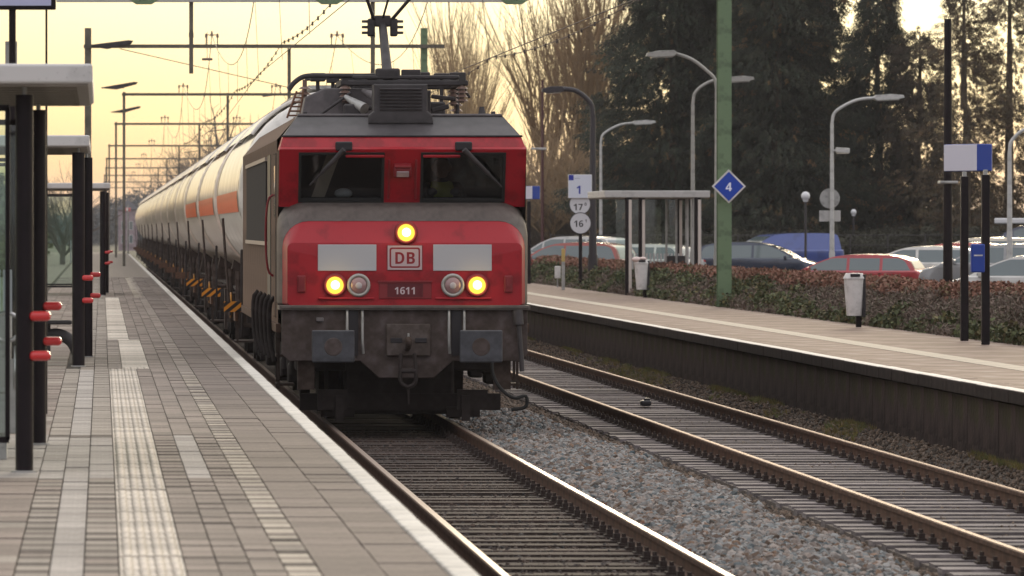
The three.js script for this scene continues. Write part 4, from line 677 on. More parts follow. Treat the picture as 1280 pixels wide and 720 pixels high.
  print('number', canvasTex(256, 256, x => { x.fillStyle = '#d3d8e6'; x.fillRect(0, 0, 256, 256); x.fillStyle = '#1c2f9a'; x.fillRect(0, 0, 56, 60); x.font = 'bold 128px sans-serif'; x.textAlign = 'center'; x.textBaseline = 'middle'; x.fillText('1', 116, 166); x.fillStyle = '#aab0c4'; x.fillRect(66, 34, 60, 9); }), .62, .62, [0, sy, .041], bx);
  new MB().cyl(V(.02, 0, -.08), V(.02, sy, -.08), .05, .05, 12).build('post', mat.blackPost, ns);
  const disc = (label, y, big, small) => { const d = thing('stopping_board', label, 'sign', [xs, y, -Zs - .02 + .14]); const b = new MB().cyl(V(0, 0, -.02), V(0, 0, .0), .295, .295, 32).build('board', M([.62, .62, .64], .5), d); new MB().add(new THREE.TorusGeometry(.285, .012, 6, 36), new THREE.Matrix4()).build('rim', mat.black, d); print('number', canvasTex(256, 256, x => { x.fillStyle = '#cfcfd4'; x.fillRect(0, 0, 256, 256); x.fillStyle = '#1b1a22'; x.textAlign = 'center'; x.textBaseline = 'middle'; x.font = 'bold 108px sans-serif'; const dy = big === '17' ? 30 : 0; x.fillText(big, 106, 136 + dy); x.font = 'bold 52px sans-serif'; x.fillText(small, 196, 100 + dy); }), .57, .57, [0, 0, .003], b, { round: true }); return d; };
  const d17 = disc('round white board with a 17 half hidden under the platform number sign', up(255, Zs), '17', '0'); d17.position.z = -Zs - .022;
  disc('round white board with a 16 below the platform number sign', up(279, Zs), '16', '1');
  const yp = thing('marker_post', 'short pale post with a yellow cap at the back of the opposite platform', 'post', [at(704, 144), P2, -144]); new MB().rbox(.085, .75, .085, .012, 0, .375, 0).build('post', mat.galv, yp); new MB().rbox(.09, .34, .09, .012, 0, .92, 0).build('yellow_cap', M([.5, .36, .12], .6), yp);
  const wb = thing('white_marker', 'small white marker standing in the bushes behind the pale post', 'marker', [at(697, 150), P2 + .0, -150]); new MB().rbox(.16, .34, .08, .02, 0, .42, 0).build('plate', mat.white, wb); new MB().cyl(V(0, 0, -.04), V(0, .4, -.04), .02).build('stake', mat.galv, wb);
}

// ------------------------------------------------------------------ street lamps, globe lamps, round sign
function streetLamp(label, px, ytop, hx, hy, Z, m, base = .4, r = .075) {
  const X = at(px, Z), h = up(ytop, Z) - base, dx = at(hx, Z) - X, hyy = up(hy, Z) - base; const t = thing('street_lamp', label, 'street lamp', [X, base, -Z], 0, 'street lamps of the car park');
  const s = Math.sign(dx), L = Math.abs(dx);
  new MB().cyl(V(0, 0, 0), V(0, 1.2, 0), r * 1.25, r * 1.2, 12).cyl(V(0, 1.2, 0), V(0, h * .9, 0), r, r * .7, 12).build('post', m, t);
  new MB().tube([V(0, h * .9, 0), V(s * L * .03, h * .95, 0), V(s * L * .14, h * .985, 0), V(s * L * .35, h + (hyy - h) * .45 + .05, 0), V(s * L * .6, hyy + .02, 0)], r * .62, 30, 8).build('arm', m, t);
  const g = new MB().ext([[0, .02], [.08, -.06], [.62, -.07], [.82, -.02], [.80, .05], [.5, .10], [.08, .09]].map(([a, b]) => [a * L * .5, b * 1.5]), .22, { bevel: .02, m: new THREE.Matrix4().makeTranslation(0, 0, -.11) });
  g.g[0].scale(1, .62, 1); const hd = new THREE.Group(); hd.name = 'lamp_head'; hd.position.set(s * L * .56, hyy, 0); hd.rotation.y = s < 0 ? Math.PI : 0; hd.rotation.z = s * .05; t.add(hd); g.build('housing', m, hd); new MB().rbox(L * .3, .05, .17, .02, L * .2, -.065, 0).build('diffuser', M([.75, .73, .68], .3), hd);
  return t;
}
{
  const lampGrey = M([.36, .36, .35], .5, { map: 'grime', size: .6 }), lampPale = M([.55, .56, .57], .5, { map: 'grime', size: .6 }), lampDark = M([.03, .026, .032], .5);
  streetLamp('street lamp whose arm curves left from behind the green post', 896, 84, 806, 67, 150, lampGrey);
  streetLamp('grey street lamp whose head reaches right across the green post', 866, 104, 944, 100, 170, lampGrey);
  streetLamp('dark street lamp curving left above the round boards', 741, 118, 676, 112, 149, lampDark, .4, .11);
  streetLamp('slim pale street lamp curving right behind the dark one', 751, 160, 821, 154, 227, lampPale);
  const l5 = streetLamp('white street lamp with the back of a round sign on its post', 1040, 130, 1132, 123, 168, lampPale);
  const rs = thing('round_sign', 'back of a round sign and a rectangular plate on the white street lamp', 'sign', [at(1038, 168), 0, -168.12]); new MB().cyl(V(0, up(248, 168), 0), V(0, up(248, 168), -.02), .31, .31, 28).build('disc', mat.galv, rs); new MB().rbox(.66, .34, .02, .01, 0, up(270, 168), 0).build('plate', mat.roofGrey, rs);
  const lf = thing('floodlight', 'small floodlight fixed below the head of the white street lamp', 'floodlight', [at(1046, 168), up(188, 168), -168]); new MB().rbox(.42, .16, .2, .03, .18, 0, 0, 0, 0, -.06).cyl(V(-.1, 0, 0), V(.05, 0, 0), .03).build('housing', lampPale, lf); new MB().box(.36, .02, .16, .18, -.09, 0).build('glass', M([.8, .72, .6], .3), lf);
  streetLamp('pale street lamp at the right edge of the car park', 1262, 168, 1310, 162, 140, lampPale);
  const th = thing('street_lamp', 'thin dark red post with a short white lamp arm right of the locomotive', 'street lamp', [at(678, 230), .4, -230]); new MB().cyl(V(0, 0, 0), V(0, up(100, 230) - .4, 0), .07, .05, 10).build('post', M([.09, .03, .03], .6), th); new MB().rbox(.62, .1, .2, .03, -.15, up(186, 230) - .4, 0).build('lamp_head', mat.roofGrey, th);
  for (const [px, py, Z, r, l] of [[1007, 245, 195, .16, 'globe lamp on a thin post behind the blue van'], [1067, 265, 225, .12, 'small globe lamp in front of the dark conifers behind the red car']]) { const t = thing('globe_lamp', l, 'globe lamp', [at(px, Z), .4, -Z]); const y = up(py, Z) - .4; new MB().cyl(V(0, 0, 0), V(0, y - r, 0), .05, .04, 10).build('post', lampDark, t); new MB().sph(r, 0, y, 0).cyl(V(0, y - r - .05, 0), V(0, y - r * .8, 0), r * .5, r * .7, 12).build('globe', M([.72, .72, .75], .35), t); }
}

// ------------------------------------------------------------------ cars (local: +x is forward, y up)
const carGlass = M([.13, .17, .18], .06, { clearcoat: 1, clearcoatRoughness: .03 });
const tyre = M([.015, .015, .015], .85), rimM = M([.5, .5, .52], .3, { metalness: .8 });
function car(label, category, o, X, Z, turn, base = .4) {
  const { L, W, H, belt, roof, paint } = o; // roof: greenhouse profile [[x, y] ...] from the rear base to the front base
  const t = thing(o.name ?? 'parked_car', label, category, [X, base, -Z], turn, 'cars parked behind the hedge');
  const m = M(paint, .32, { clearcoat: 1, clearcoatRoughness: .06, metalness: o.metal ?? .15, map: 'grime', size: 2 });
  const f = L / 2, wb = [-f + .78, f - .82], wr = .32;
  const s = new THREE.Shape(); s.moveTo(-f + .06, .24); for (const x of wb) { s.lineTo(x - wr - .05, .22); s.absarc(x, .30, wr + .05, Math.PI, 0, true); } s.lineTo(f - .05, .24); s.lineTo(f, .42); s.quadraticCurveTo(f - .01, belt - .22, f - .14, belt - .17); s.quadraticCurveTo(f - .6, belt - .05, roof[roof.length - 1][0] + .02, belt); s.lineTo(roof[0][0], belt + .01); s.quadraticCurveTo(-f + .02, belt - .02, -f + .0, belt - .2); s.lineTo(-f, .42); s.closePath();
  const g = new THREE.ExtrudeGeometry(s, { depth: W - .14, bevelEnabled: true, bevelSize: .05, bevelThickness: .07, bevelSegments: 3, curveSegments: 12 }); g.translate(0, 0, -(W - .14) / 2);
  const body = mesh('body', smooth(new MB().add(g), .6), m, t);
  const hw = y => W / 2 - .09 - (y - belt) * .30;
  const c = new THREE.CatmullRomCurve3(roof.map(p => V(p[0], p[1], 0)), false, 'catmullrom', .35).getPoints(36).map(v => [v.x, v.y]);
  const q = []; const sh = new THREE.Shape(c.map(p => new THREE.Vector2(...p)));
  for (let i = 1; i < c.length; i++) { const [a, b] = [c[i - 1], c[i]]; const crown = y => Math.max(0, (y - (H - .18)) / .18) * .02; q.push([[...a, hw(a[1])], [...b, hw(b[1])], [b[0], b[1] + crown(b[1]), 0], [a[0], a[1] + crown(a[1]), 0]].map(v => v), [[a[0], a[1] + crown(a[1]), 0], [b[0], b[1] + crown(b[1]), 0], [...b, -hw(b[1])], [...a, -hw(a[1])]]); }
  const tri = THREE.ShapeUtils.triangulateShape(sh.getPoints(), []); for (const T3 of tri) for (const sg of [1, -1]) { const v = T3.map(i => { const p = sh.getPoints()[i]; return [p.x, p.y, sg * hw(p.y)]; }); q.push(sg > 0 ? v : v.reverse()); }
  mesh('cabin', smooth(new MB().poly(q), .5), m, t);
  // panes
  const top = H - .10, y0 = belt + .05;
  const clip = (pts, x0, x1) => { let out = pts; for (const [k, sg] of [[x0, 1], [x1, -1]]) { const n = []; for (let i = 0; i < out.length; i++) { const a = out[i], b = out[(i + 1) % out.length], ia = sg * (a[0] - k) >= 0, ib = sg * (b[0] - k) >= 0; if (ia) n.push(a); if (ia !== ib) { const u = (k - a[0]) / (b[0] - a[0]); n.push([k, a[1] + (b[1] - a[1]) * u]); } } out = n; } return out; };
  if (!o.panel) {
    const ins = c.map(([x, y]) => [x * .90 + (roof[0][0] + roof[roof.length - 1][0]) * .05, Math.min(top, y0 + (y - belt) * .86)]);
    const cuts = o.pillars; for (let k = 1; k < cuts.length; k++) { const P = clip(ins, cuts[k - 1] + .04, cuts[k] - .04); if (P.length < 3) continue; const sp = new THREE.Shape(P.map(p => new THREE.Vector2(...p))), pp = sp.getPoints(), tr = THREE.ShapeUtils.triangulateShape(pp, []); for (const sg of [1, -1]) { const w = new MB().poly(tr.map(T3 => { const v = T3.map(i => [pp[i].x, pp[i].y, sg * (hw(pp[i].y) + .006)]); return sg > 0 ? v : v.reverse(); })).build('side_window', carGlass, t); } }
  }
  for (const [nm, from] of [['windscreen', 1], ['rear_window', -1]]) { if (o.panel && from < 0) continue; const mid = c.findIndex(p => p[1] >= H - .03); const part = (from > 0 ? c.slice().reverse() : c).filter((p, i, a) => i < a.findIndex(z => z[1] > H - .09) && p[1] > belt + .06); const qs = []; for (let i = 1; i < part.length; i++) { const a = part[i - 1], b = part[i], nx = from * .007; qs.push([[a[0] + nx, a[1] + .004, hw(a[1]) - .07], [a[0] + nx, a[1] + .004, -hw(a[1]) + .07], [b[0] + nx, b[1] + .006, -hw(b[1]) + .07], [b[0] + nx, b[1] + .006, hw(b[1]) - .07]]); } if (qs.length) new MB().poly(qs).build(nm, carGlass, t); }
  for (const x of wb) for (const sg of [-1, 1]) { const w = new MB().add(new THREE.CylinderGeometry(wr, wr, .2, 22).rotateX(Math.PI / 2), new THREE.Matrix4().makeTranslation(x, .32, sg * (W / 2 - .12))).build('wheel', tyre, t); new MB().add(new THREE.CylinderGeometry(.21, .21, .02, 16).rotateX(Math.PI / 2), new THREE.Matrix4().makeTranslation(x, .32, sg * (W / 2 - .012))).build('rim', rimM, w); }
  for (const sg of [-1, 1]) { new MB().rbox(.2, .16, .34, .04, f - .12, belt - .30, sg * (W / 2 - .25)).build('headlamp', M([.7, .7, .72], .15), t); new MB().rbox(.1, .3, .16, .03, -f + .04, belt - .12, sg * (W / 2 - .14)).build('tail_lamp', M([.4, .02, .02], .25), t); new MB().rbox(.1, .14, .2, .04, roof[roof.length - 1][0] - .35, belt + .08, sg * (W / 2 + .06)).build('mirror', m, t); }
  return t;
}
const hatch = (paint, H = 1.46) => ({ L: 4.1, W: 1.74, H, belt: .92, paint, roof: [[-1.95, .93], [-1.72, H - .16], [-1.2, H - .02], [-.3, H], [.35, H - .05], [.9, H - .24], [1.42, .93]], pillars: [-1.85, -.95, -.02, 1.2] });
const estate = (paint, H = 1.5) => ({ L: 4.6, W: 1.78, H, belt: .95, paint, roof: [[-2.22, .96], [-2.0, H - .14], [-1.5, H - .02], [-.3, H], [.3, H - .04], [.85, H - .22], [1.5, .96]], pillars: [-2.1, -1.15, -.2, .7, 1.35] });
const mpv = (paint, H = 1.72, panel) => ({ name: panel ? 'parked_van' : undefined, L: 4.5, W: 1.82, H, belt: 1.05, paint, panel, roof: [[-2.22, 1.06], [-2.14, H - .12], [-1.85, H - .01], [-.4, H], [.5, H - .06], [1.05, H - .30], [1.62, 1.06]], pillars: [-2.1, -1.1, -.1, .75, 1.45] });
{
  const silver = [.52, .53, .55], white = [.74, .74, .73];
  car('silver estate car behind the hedge, under the round boards', 'car', estate(silver, 1.55), at(715, 188), 188, Math.PI - .75, .5);
  car('dusky red hatchback with a pinkish roof in front of the silver estate car', 'car', hatch([.36, .07, .055], 1.5), at(716, 172), 172, Math.PI - .5, .38);
  car('white hatchback seen through the open shelter', 'car', hatch(white, 1.46), at(797, 176), 176, Math.PI - .55, .36);
  car('dark navy car with a pale roof edge just right of the green post', 'car', hatch([.03, .045, .085], 1.48), at(946, 176), 176, -.28, .40);
  car('bright blue van standing behind the dark navy car', 'van', mpv([.05, .09, .34], 1.74, true), at(975, 208), 208, Math.PI + .35, .40);
  car('red hatchback below the round sign of the white street lamp', 'car', hatch([.42, .03, .045], 1.42), at(1066, 152), 152, Math.PI - .35, .18);
  car('white car right of the red hatchback, its bonnet low over the hedge', 'car', hatch(white, 1.44), at(1150, 160), 160, Math.PI - .3, .36);
  car('red car squeezed between white cars near the dark post', 'car', hatch([.40, .05, .05], 1.46), at(1190, 170), 170, Math.PI - .3, .42);
  car('cream white car behind the posts of the white faced box sign', 'car', estate([.72, .66, .56], 1.5), at(1222, 178), 178, Math.PI - .3, .52);
  car('grey car with large windows right of the box sign posts', 'car', mpv([.30, .31, .33], 1.62), at(1258, 150), 150, Math.PI - .35, .28);
  car('silver car nearest the right edge, low over the hedge', 'car', hatch([.62, .62, .62], 1.44), at(1290, 122), 122, Math.PI - .25, .30);
  const v = car('dark van with a white roof rack panel at the right edge', 'van', mpv([.04, .05, .10], 1.95), at(1292, 200), 200, Math.PI - .2, .5); new MB().rbox(3.4, .2, 1.5, .05, -.3, 2.1, 0).build('roof_box', M([.72, .72, .74], .4), v);
}
// fence at the back of the car park
{
  const t = thing('fence', 'dark wire fence along the foot of the conifers behind the cars', 'fence', [0, .4, -218]);
  for (let i = 0; i < 24; i++) new MB().cyl(V(18 + i * 1.5, 0, 0), V(18 + i * 1.5, 1.7, 0), .03, .03, 6).build('fence_post', mat.equip, t);
  for (const y of [.35, .8, 1.25, 1.65]) new MB().cyl(V(18, y, 0), V(52.5, y, 0), .018, .018, 5).build('fence_rail', mat.equip, t);
}

// ------------------------------------------------------------------ hedge, bushes, trees
function leafClump(n, r, w, l) { const b = new MB(); for (let i = 0; i < n; i++) { const d = V(rr(-1, 1), rr(-1, 1), rr(-1, 1)).normalize(), p = d.clone().multiplyScalar(r * Math.cbrt(rnd())), q = anyQuat(); const a = V(-w, 0, 0).applyQuaternion(q).add(p), c = V(w, 0, 0).applyQuaternion(q).add(p), e = V(0, l, 0).applyQuaternion(q).add(p), f = V(0, -l * .6, 0).applyQuaternion(q).add(p); b.poly([[f.toArray(), c.toArray(), e.toArray(), a.toArray()]]); } return b.geo(); }
function twigClump(n, r, w) { const b = new MB(); for (let i = 0; i < n; i++) { const a = rr(0, 6.28), s = rr(.1, .7), o = V(rr(-.25, .25), 0, rr(-.25, .25)).multiplyScalar(r), e = o.clone().add(V(Math.cos(a) * s * r, r * rr(.6, 1.2), Math.sin(a) * s * r)); b.cyl(o, e, w, w * .4, 3); } return b.geo(); }
const leafM = (o = {}) => M([1, 1, 1], .8, { side: THREE.DoubleSide, ...o });
{
  // clipped beech hedge with its dead leaves
  const h = thing('beech_hedge', 'long clipped beech hedge with rust brown leaves in front of the cars', 'hedge', [0, 0, 0]);
  const top = z => 1.42 + .0012 * (130 + z) ;
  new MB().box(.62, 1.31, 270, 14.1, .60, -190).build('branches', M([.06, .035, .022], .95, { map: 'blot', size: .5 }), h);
  const g = leafClump(11, .12, .026, .045), l = [];
  for (let i = 0; i < 60000; i++) { const z = -(56 + 240 * Math.pow(rnd(), 1.7)), u = rnd(); const bump = .10 * fbm(-z * .012, .2, 40, 3) - .05; if (u < .55) l.push([13.78 + rr(-.10, .05), rr(.55, 1.35) + bump, z, rr(.7, 1.3), anyQuat()]); else l.push([rr(13.75, 14.4), 1.31 + bump + rr(-.04, .05), z, rr(.7, 1.25), anyQuat()]); }
  instanced('leaves', g, leafM(), l, h, (i, x, y, z) => { const f = rr(.7, 1.25), k = rnd(); return k < .12 ? [.15 * f, .11 * f, .055 * f] : [.22 * f, .105 * f, .07 * f]; });
  // low planting between the platform and the hedge
  const gl = leafClump(10, .15, .028, .05), tw = leafClump(16, .16, .010, .06), green = [], brown = [];
  for (let i = 0; i < 46000; i++) { const z = -(58 + 180 * Math.pow(rnd(), 1.6)), u = rnd(), x = 12.92 + u * .85; const n = fbm(-z * .02, u * .2, 24, 3); const hgt = .74 + u * .5 + .36 * (n - .45); const isG = z < -104 ? n > .50 : u < .2 + .9 * (n - .5); (isG ? green : brown).push([x, Math.max(.7, hgt - rnd() * .22), z, rr(.7, 1.3), anyQuat()]); }
  tag(instanced('ground_cover', gl, leafM(), green, scene, () => { const f = rr(.5, 1.4); return rnd() < .2 ? [.14 * f, .12 * f, .05 * f] : [.085 * f, .10 * f, .04 * f]; }), 'low green ground cover along the back of the opposite platform', 'ground cover', null, 'stuff');
  tag(instanced('heather_bushes', tw, leafM(), brown, scene, () => { const f = rr(.65, 1.3); return rnd() < .25 ? [.11 * f, .10 * f, .06 * f] : [.16 * f, .115 * f, .09 * f]; }), 'brown twiggy low bushes between the platform and the beech hedge', 'bushes', null, 'stuff');
  struct('planting_bed', new MB().ext([[12.93, -.3], [13.9, -.3], [13.9, .98], [13.5, .86], [12.93, .70]], 240, { m: new THREE.Matrix4().makeTranslation(0, 0, -296) }), M([.05, .045, .03], .95, { map: 'blot', size: .8 }));
}
// conifers: drooping sprays of needles set round a tapered trunk
const spray = (() => { const b = new MB(); for (let i = 0; i < 26; i++) { const u = rnd(), s = rnd() < .5 ? -1 : 1, x = u * 1.0, dy = -.16 * u * u + rr(-.14, .14), len = rr(.14, .32) * (1.1 - u * .6), a = s * rr(.5, 1.1); const ex = x + Math.cos(a) * len, ez = Math.sin(a) * len, w = rr(.018, .035); b.poly([[[x - w, dy + rr(-.02, .02), 0], [x + w, dy, w], [ex, dy - rr(.02, .16), ez]], [[x, dy - w, -w], [x, dy + w, w], [ex, dy - rr(.05, .2), ez]]]); } b.poly([[[0, .02, 0], [0, -.02, 0], [1.05, -.24, 0]]]); return b.geo(); })();
function conifer(label, X, Z, h, r, o = {}) {
  const base = .2, t = thing('conifer', label, 'conifer tree', [X, base, -Z], 0, 'tall conifers behind the car park');
  new MB().cyl(V(0, -.3, 0), V(rr(-.2, .2), h * .55, 0), .26, .16, 9).cyl(V(0, h * .55, 0), V(0, h, 0), .16, .03, 7).build('trunk', mat.bark, t);
  const l = []; const n = o.n ?? 5200, y0 = o.y0 ?? .12; const lobes = []; for (let i = 0; i < 60; i++) lobes.push([rr(0, 6.28), rnd(), rr(.7, 1.25)]);
  for (let i = 0; i < n; i++) {
    const v = Math.pow(rnd(), .75), y = h * (y0 + (1 - y0) * (1 - v)); const k = 1 - (y / h); let R = r * (.16 + .95 * Math.pow(Math.min(1, k * 1.15), .75));
    const a = rr(0, 6.28); const L = lobes[(Math.floor(a / 6.28 * 7) + Math.floor(y / h * 14) * 7) % 60]; R *= L[2] * (.86 + .3 * Math.sin(y * 2.1 + a * 2)); if (o.gap && L[1] < o.gap) continue;
    const q = Math.sqrt(rnd()), d = R * (o.thin ? q : Math.max(q, rnd() * 1.0)); const s = rr(.7, 1.35) * (o.s ?? 1);
    l.push([Math.cos(a) * d, y + rr(-.3, .3), -Math.sin(a) * d, s, quat(rr(-.3, .3), a + rr(-.35, .35), rr(-.55, .15))]);
  }
  const im = instanced('crown', spray, o.m ?? needleM, l, t, () => { const f = rr(.55, 1.35), c = rnd() < (o.gold ?? .03) ? [.17, .115, .05] : o.c ?? [.040, .046, .030]; return c.map((v, i) => v * f * (i ? 1 : rr(.9, 1.25))); });  // a share of sprays is coloured gold to imitate backlit needles
  return t;
}
const needleM = leafM();
const litM = M([1, 1, 1], .9, { side: THREE.DoubleSide, transmission: .35, thickness: 0 });
{
  const C = [
    ['dark conifer leftmost of the row, its edge against the bare trees', 838, 232, 17, 3.6], ['second dark conifer from the bare trees, behind the green post', 898, 238, 19, 3.5], ['third dark conifer from the bare trees, right of the green post', 968, 230, 18, 3.0],
    ['dark conifer behind the white street lamp with the round sign', 1016, 240, 14.2, 2.7], ['dark conifer right of the white street lamp, with sky beside its top', 1097, 236, 12.4, 2.3], ['dark conifer behind the blue van and the fence', 935, 250, 20, 4]];
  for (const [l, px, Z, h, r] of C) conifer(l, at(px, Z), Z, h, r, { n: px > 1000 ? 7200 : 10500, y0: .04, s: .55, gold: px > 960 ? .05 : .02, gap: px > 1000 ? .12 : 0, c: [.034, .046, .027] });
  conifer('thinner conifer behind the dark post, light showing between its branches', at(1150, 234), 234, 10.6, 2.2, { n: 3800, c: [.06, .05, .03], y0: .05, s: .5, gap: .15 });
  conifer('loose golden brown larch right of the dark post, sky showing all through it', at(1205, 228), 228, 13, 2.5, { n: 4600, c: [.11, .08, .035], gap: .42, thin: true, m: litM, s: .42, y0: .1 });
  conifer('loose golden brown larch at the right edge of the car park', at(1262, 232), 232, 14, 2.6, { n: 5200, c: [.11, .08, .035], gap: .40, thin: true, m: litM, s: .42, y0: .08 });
}
// bare trees
function bareTree(o) {
  const tr = new MB(), br = new MB(); let n = 0;
  function grow(p, d, len, r, depth) {
    const steps = depth > 2 ? 3 : 2; let a = p.clone(), dir = d.clone();
    for (let i = 0; i < steps; i++) { dir.add(V(rr(-1, 1), rr(-.4, 1) * o.up, rr(-1, 1)).multiplyScalar(o.bend)).normalize(); const b = a.clone().addScaledVector(dir, len / steps), r1 = r * (1 - (i + 1) / steps * .35); if (depth === 0 && rnd() < (o.skip ?? .3)) return; (depth >= o.depth - 1 ? tr : br).cyl(a, b, r * (1 - i / steps * .35), r1, depth > 3 ? 7 : 3); a = b; n++;
      if (depth > 0 && (i > 0 || depth < o.depth)) { const kids = depth >= o.depth ? o.kids : rnd() < (o.p ?? .45) ? 2 : 1; for (let k = 0; k < kids; k++) { const az = rr(0, 6.28), sp = rr(o.spread * .6, o.spread * 1.3); const side = V(Math.cos(az), 0, Math.sin(az)); const nd = dir.clone().multiplyScalar(Math.cos(sp)).addScaledVector(side, Math.sin(sp)); nd.y += o.up * .35; nd.normalize(); grow(a, nd, len * rr(.55, .85), Math.max(o.min, r1 * rr(.45, .65)), depth - 1); } } }
    if (depth > 0) grow(a, dir, len * rr(.7, .9), Math.max(o.min, r * .62), depth - 1);
  }
  grow(V(0, 0, 0), V(0, 1, 0), o.h * .26, o.r, o.depth);
  return { trunk: tr.geo(), branches: br.geo() };
}
{
  seed = 4242;
  const poplar = [0, 1].map(() => bareTree({ h: 15, r: .26, depth: 5, spread: .42, up: .75, bend: .10, kids: 3, min: .006, p: .32, skip: .5 }));
  const oak = [0, 1].map(() => bareTree({ h: 12, r: .30, depth: 5, spread: .72, up: .30, bend: .17, kids: 3, min: .007 }));
  const tan = M([.50, .37, .22], .9), tan2 = M([.38, .27, .16], .9), grey = M([.20, .17, .15], .9);
  function plant(kind, i, label, px, Z, s, m, sx = 1, group = 'bare winter trees behind the station') { const v = kind[i]; const t = thing('bare_tree', label, 'bare tree', [at(px, Z), .1, -Z], rr(0, 6.28), group); t.scale.set(s * sx, s, s * sx); mesh('trunk', v.trunk, m === grey ? grey : mat.barkPale, t); mesh('branches', v.branches, m, t); return t; }
  const LB = [['poplar', 0, 'pale bare tree rising just right of the locomotive roof equipment', 566, 268, .98, tan, .8], ['poplar', 1, 'pale bare tree with upright twigs over the right half of the cab roof', 596, 262, 1.02, tan, .85], ['poplar', 0, 'pale bare tree right above the right end of the cab roof', 628, 275, .9, tan, .9], ['poplar', 1, 'brown bare tree with a thick straight trunk above the dark street lamp', 714, 256, 1.2, tan2, 1.0], ['poplar', 0, 'brown bare tree left of the thick trunked one', 668, 266, 1.12, tan2, 1.05], ['poplar', 1, 'forked bare tree against the edge of the dark conifers', 770, 258, 1.12, tan, 1.0], ['oak', 0, 'low spreading bare tree behind the dark street lamp', 690, 248, .72, tan2, 1.1], ['oak', 1, 'low spreading bare tree beside the shelter with the flat pale roof', 742, 246, .75, tan2, 1.1], ['oak', 0, 'twiggy bare tree low behind the locomotive cab', 648, 262, .7, tan2, 1.1],
    ['oak', 1, 'grey bare tree far off above the tank wagons', 262, 395, 1.0, grey, 1.1], ['oak', 0, 'grey bare tree far off beside the fourth portal post', 290, 405, 1.12, grey, 1.1], ['oak', 1, 'smaller grey bare tree far off over the train', 234, 420, .85, grey, 1.1]];
  for (const [k, i, l, px, Z, s, m, sx] of LB) if (![628].includes(px)) plant(k === 'poplar' ? poplar : oak, i, l, px, Z, s, m, sx);
  // shrubbery behind everything, a mass of twigs that reads as one
  seed = 99;
  const tg = twigClump(16, 1.1, .012), l = [];
  for (let i = 0; i < 4200; i++) { const Z = rr(250, 290), px = rr(600, 860), hh = 6.0 * (.5 + .6 * fbm(px / 260, .3, 7, 3)) * Math.min(1, Math.max(.15, (px - 610) / 90)); l.push([at(px, Z), rr(.2, Math.max(.5, hh)), -Z, rr(.8, 1.4), quat(rr(-.5, .5), rr(0, 6), rr(-.5, .5))]); }
  tag(instanced('undergrowth', tg, M([1, 1, 1], .9), l, scene, () => { const f = rr(.5, 1.3); return [.20 * f, .16 * f, .115 * f]; }), 'brown twiggy undergrowth under the bare trees', 'undergrowth', null, 'stuff');
  const wl = []; for (let i = 0; i < 15000; i++) { const Z = rr(255, 300), px = rr(770, 1330), hh = 8.5 * (.7 + .5 * fbm(px / 560, .6, 9, 3)); wl.push([at(px, Z), rr(.1, px > 1110 ? hh * .42 : px > 860 ? hh * .5 : hh * .8), -Z, rr(.8, 1.6), quat(rr(-.4, .4), rr(0, 6.28), rr(-.6, .2))]); }
  tag(instanced('woodland', spray, needleM, wl, scene, () => { const f = rr(.5, 1.2); return [.042 * f, .045 * f, .03 * f]; }), 'dark dense woodland filling in behind the conifers', 'woodland', null, 'stuff');
  const dk = []; for (let i = 0; i < 2600; i++) { const Z = rr(222, 230), px = rr(800, 1330); dk.push([at(px, Z), rr(.2, 2.2), -Z, rr(.6, 1.2), quat(rr(-.4, .4), rr(0, 6.28), rr(-.5, .5))]); }
  tag(instanced('undergrowth', spray, needleM, dk, scene, () => { const f = rr(.5, 1.2); return [.05 * f, .05 * f, .03 * f]; }), 'dark low undergrowth behind the wire fence', 'undergrowth', null, 'stuff');
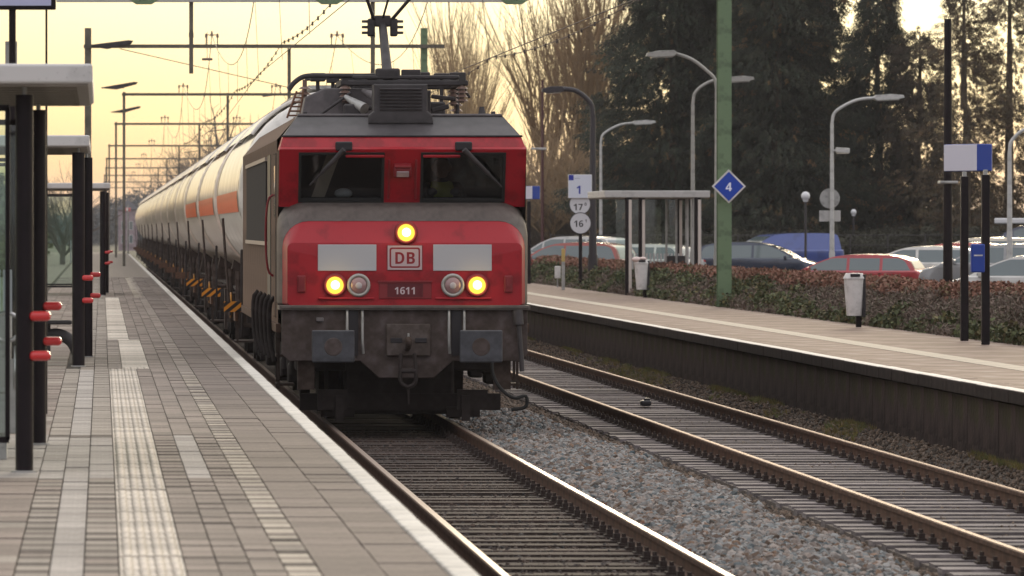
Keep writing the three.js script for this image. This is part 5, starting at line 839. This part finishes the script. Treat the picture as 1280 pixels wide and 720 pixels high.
  // left of the line: shrubs behind the shelters and the far tree line
  const sl = [], cl = leafClump(14, .7, .09, .16); for (let i = 0; i < 7000; i++) { const Z = rr(150, 330), x = -rr(3.5, 12); const hh = 1.6 + 3.8 * fbm(x * .1 + 3, Z * .01, 12, 3); sl.push([x, rr(.0, hh), -Z, rr(.7, 1.4), anyQuat()]); }
  tag(instanced('shrubbery', cl, leafM(), sl, scene, () => { const f = rr(.5, 1.35); return [.13 * f, .125 * f, .055 * f]; }), 'olive shrubbery behind the left platform, seen through the shelter glass', 'shrubs', null, 'stuff');
  const fl = []; for (let i = 0; i < 5000; i++) { const Z = rr(900, 1000), x = rr(-26, 34), hh = 5.6 + 2.4 * Math.cos((x - 9) * .16); fl.push([x, rr(0, hh), -Z, rr(1.1, 2.2), anyQuat()]); }
  tag(instanced('woodland', cl, leafM(), fl, scene, () => { const f = rr(.6, 1.2); return [.085 * f, .095 * f, .10 * f]; }), 'low far tree line at the end of the tracks', 'woodland', null, 'stuff');
  plant(oak, 0, 'small bare tree behind the glass of the middle shelter', 78, 230, .5, grey, 1, 'bare winter trees behind the station');
}
// far house at the end of the platform
{
  const Z = 560, x0 = at(148, Z), x1 = at(172, Z); const h = thing('house', 'small mauve house far away between the platform end and the train', 'house', [x0, 0, -Z]); const W = x1 - x0, H = up(262, Z);
  new MB().box(W, H, 6, W / 2, H / 2, -3).build('wall', M([.36, .29, .33], .85, { map: 'grime', size: 2 }), h);
  new MB().ext([[-.2, H], [W + .2, H], [W / 2, H + 1.1]], 6.4, { m: new THREE.Matrix4().makeTranslation(0, 0, -6.2) }).build('roof', M([.2, .2, .22], .8), h);
  for (const [x, y] of [[.5, 1.2], [1.3, 1.2], [.5, 2.6], [1.3, 2.6]]) { const f = new MB().box(.42, .9, .06, x, y, .02).build('window', mat.white, h); new MB().box(.32, .8, .02, x, y, .06).build('pane', carGlass, f); }
  const sg = thing('crossing_signal', 'tiny red and white crossing signal at the far end of the platform', 'signal', [at(160, 330), 0, -330]); new MB().cyl(V(0, 0, 0), V(0, up(256, 330), 0), .05).build('post', mat.galv, sg); new MB().rbox(.34, .22, .06, .02, 0, up(262, 330), .05).build('board', M([.62, .2, .2], .5), sg); new MB().box(.12, .2, .02, -.05, up(262, 330), .09).build('plate', mat.white, sg);
}

renderer.render(scene, camera);
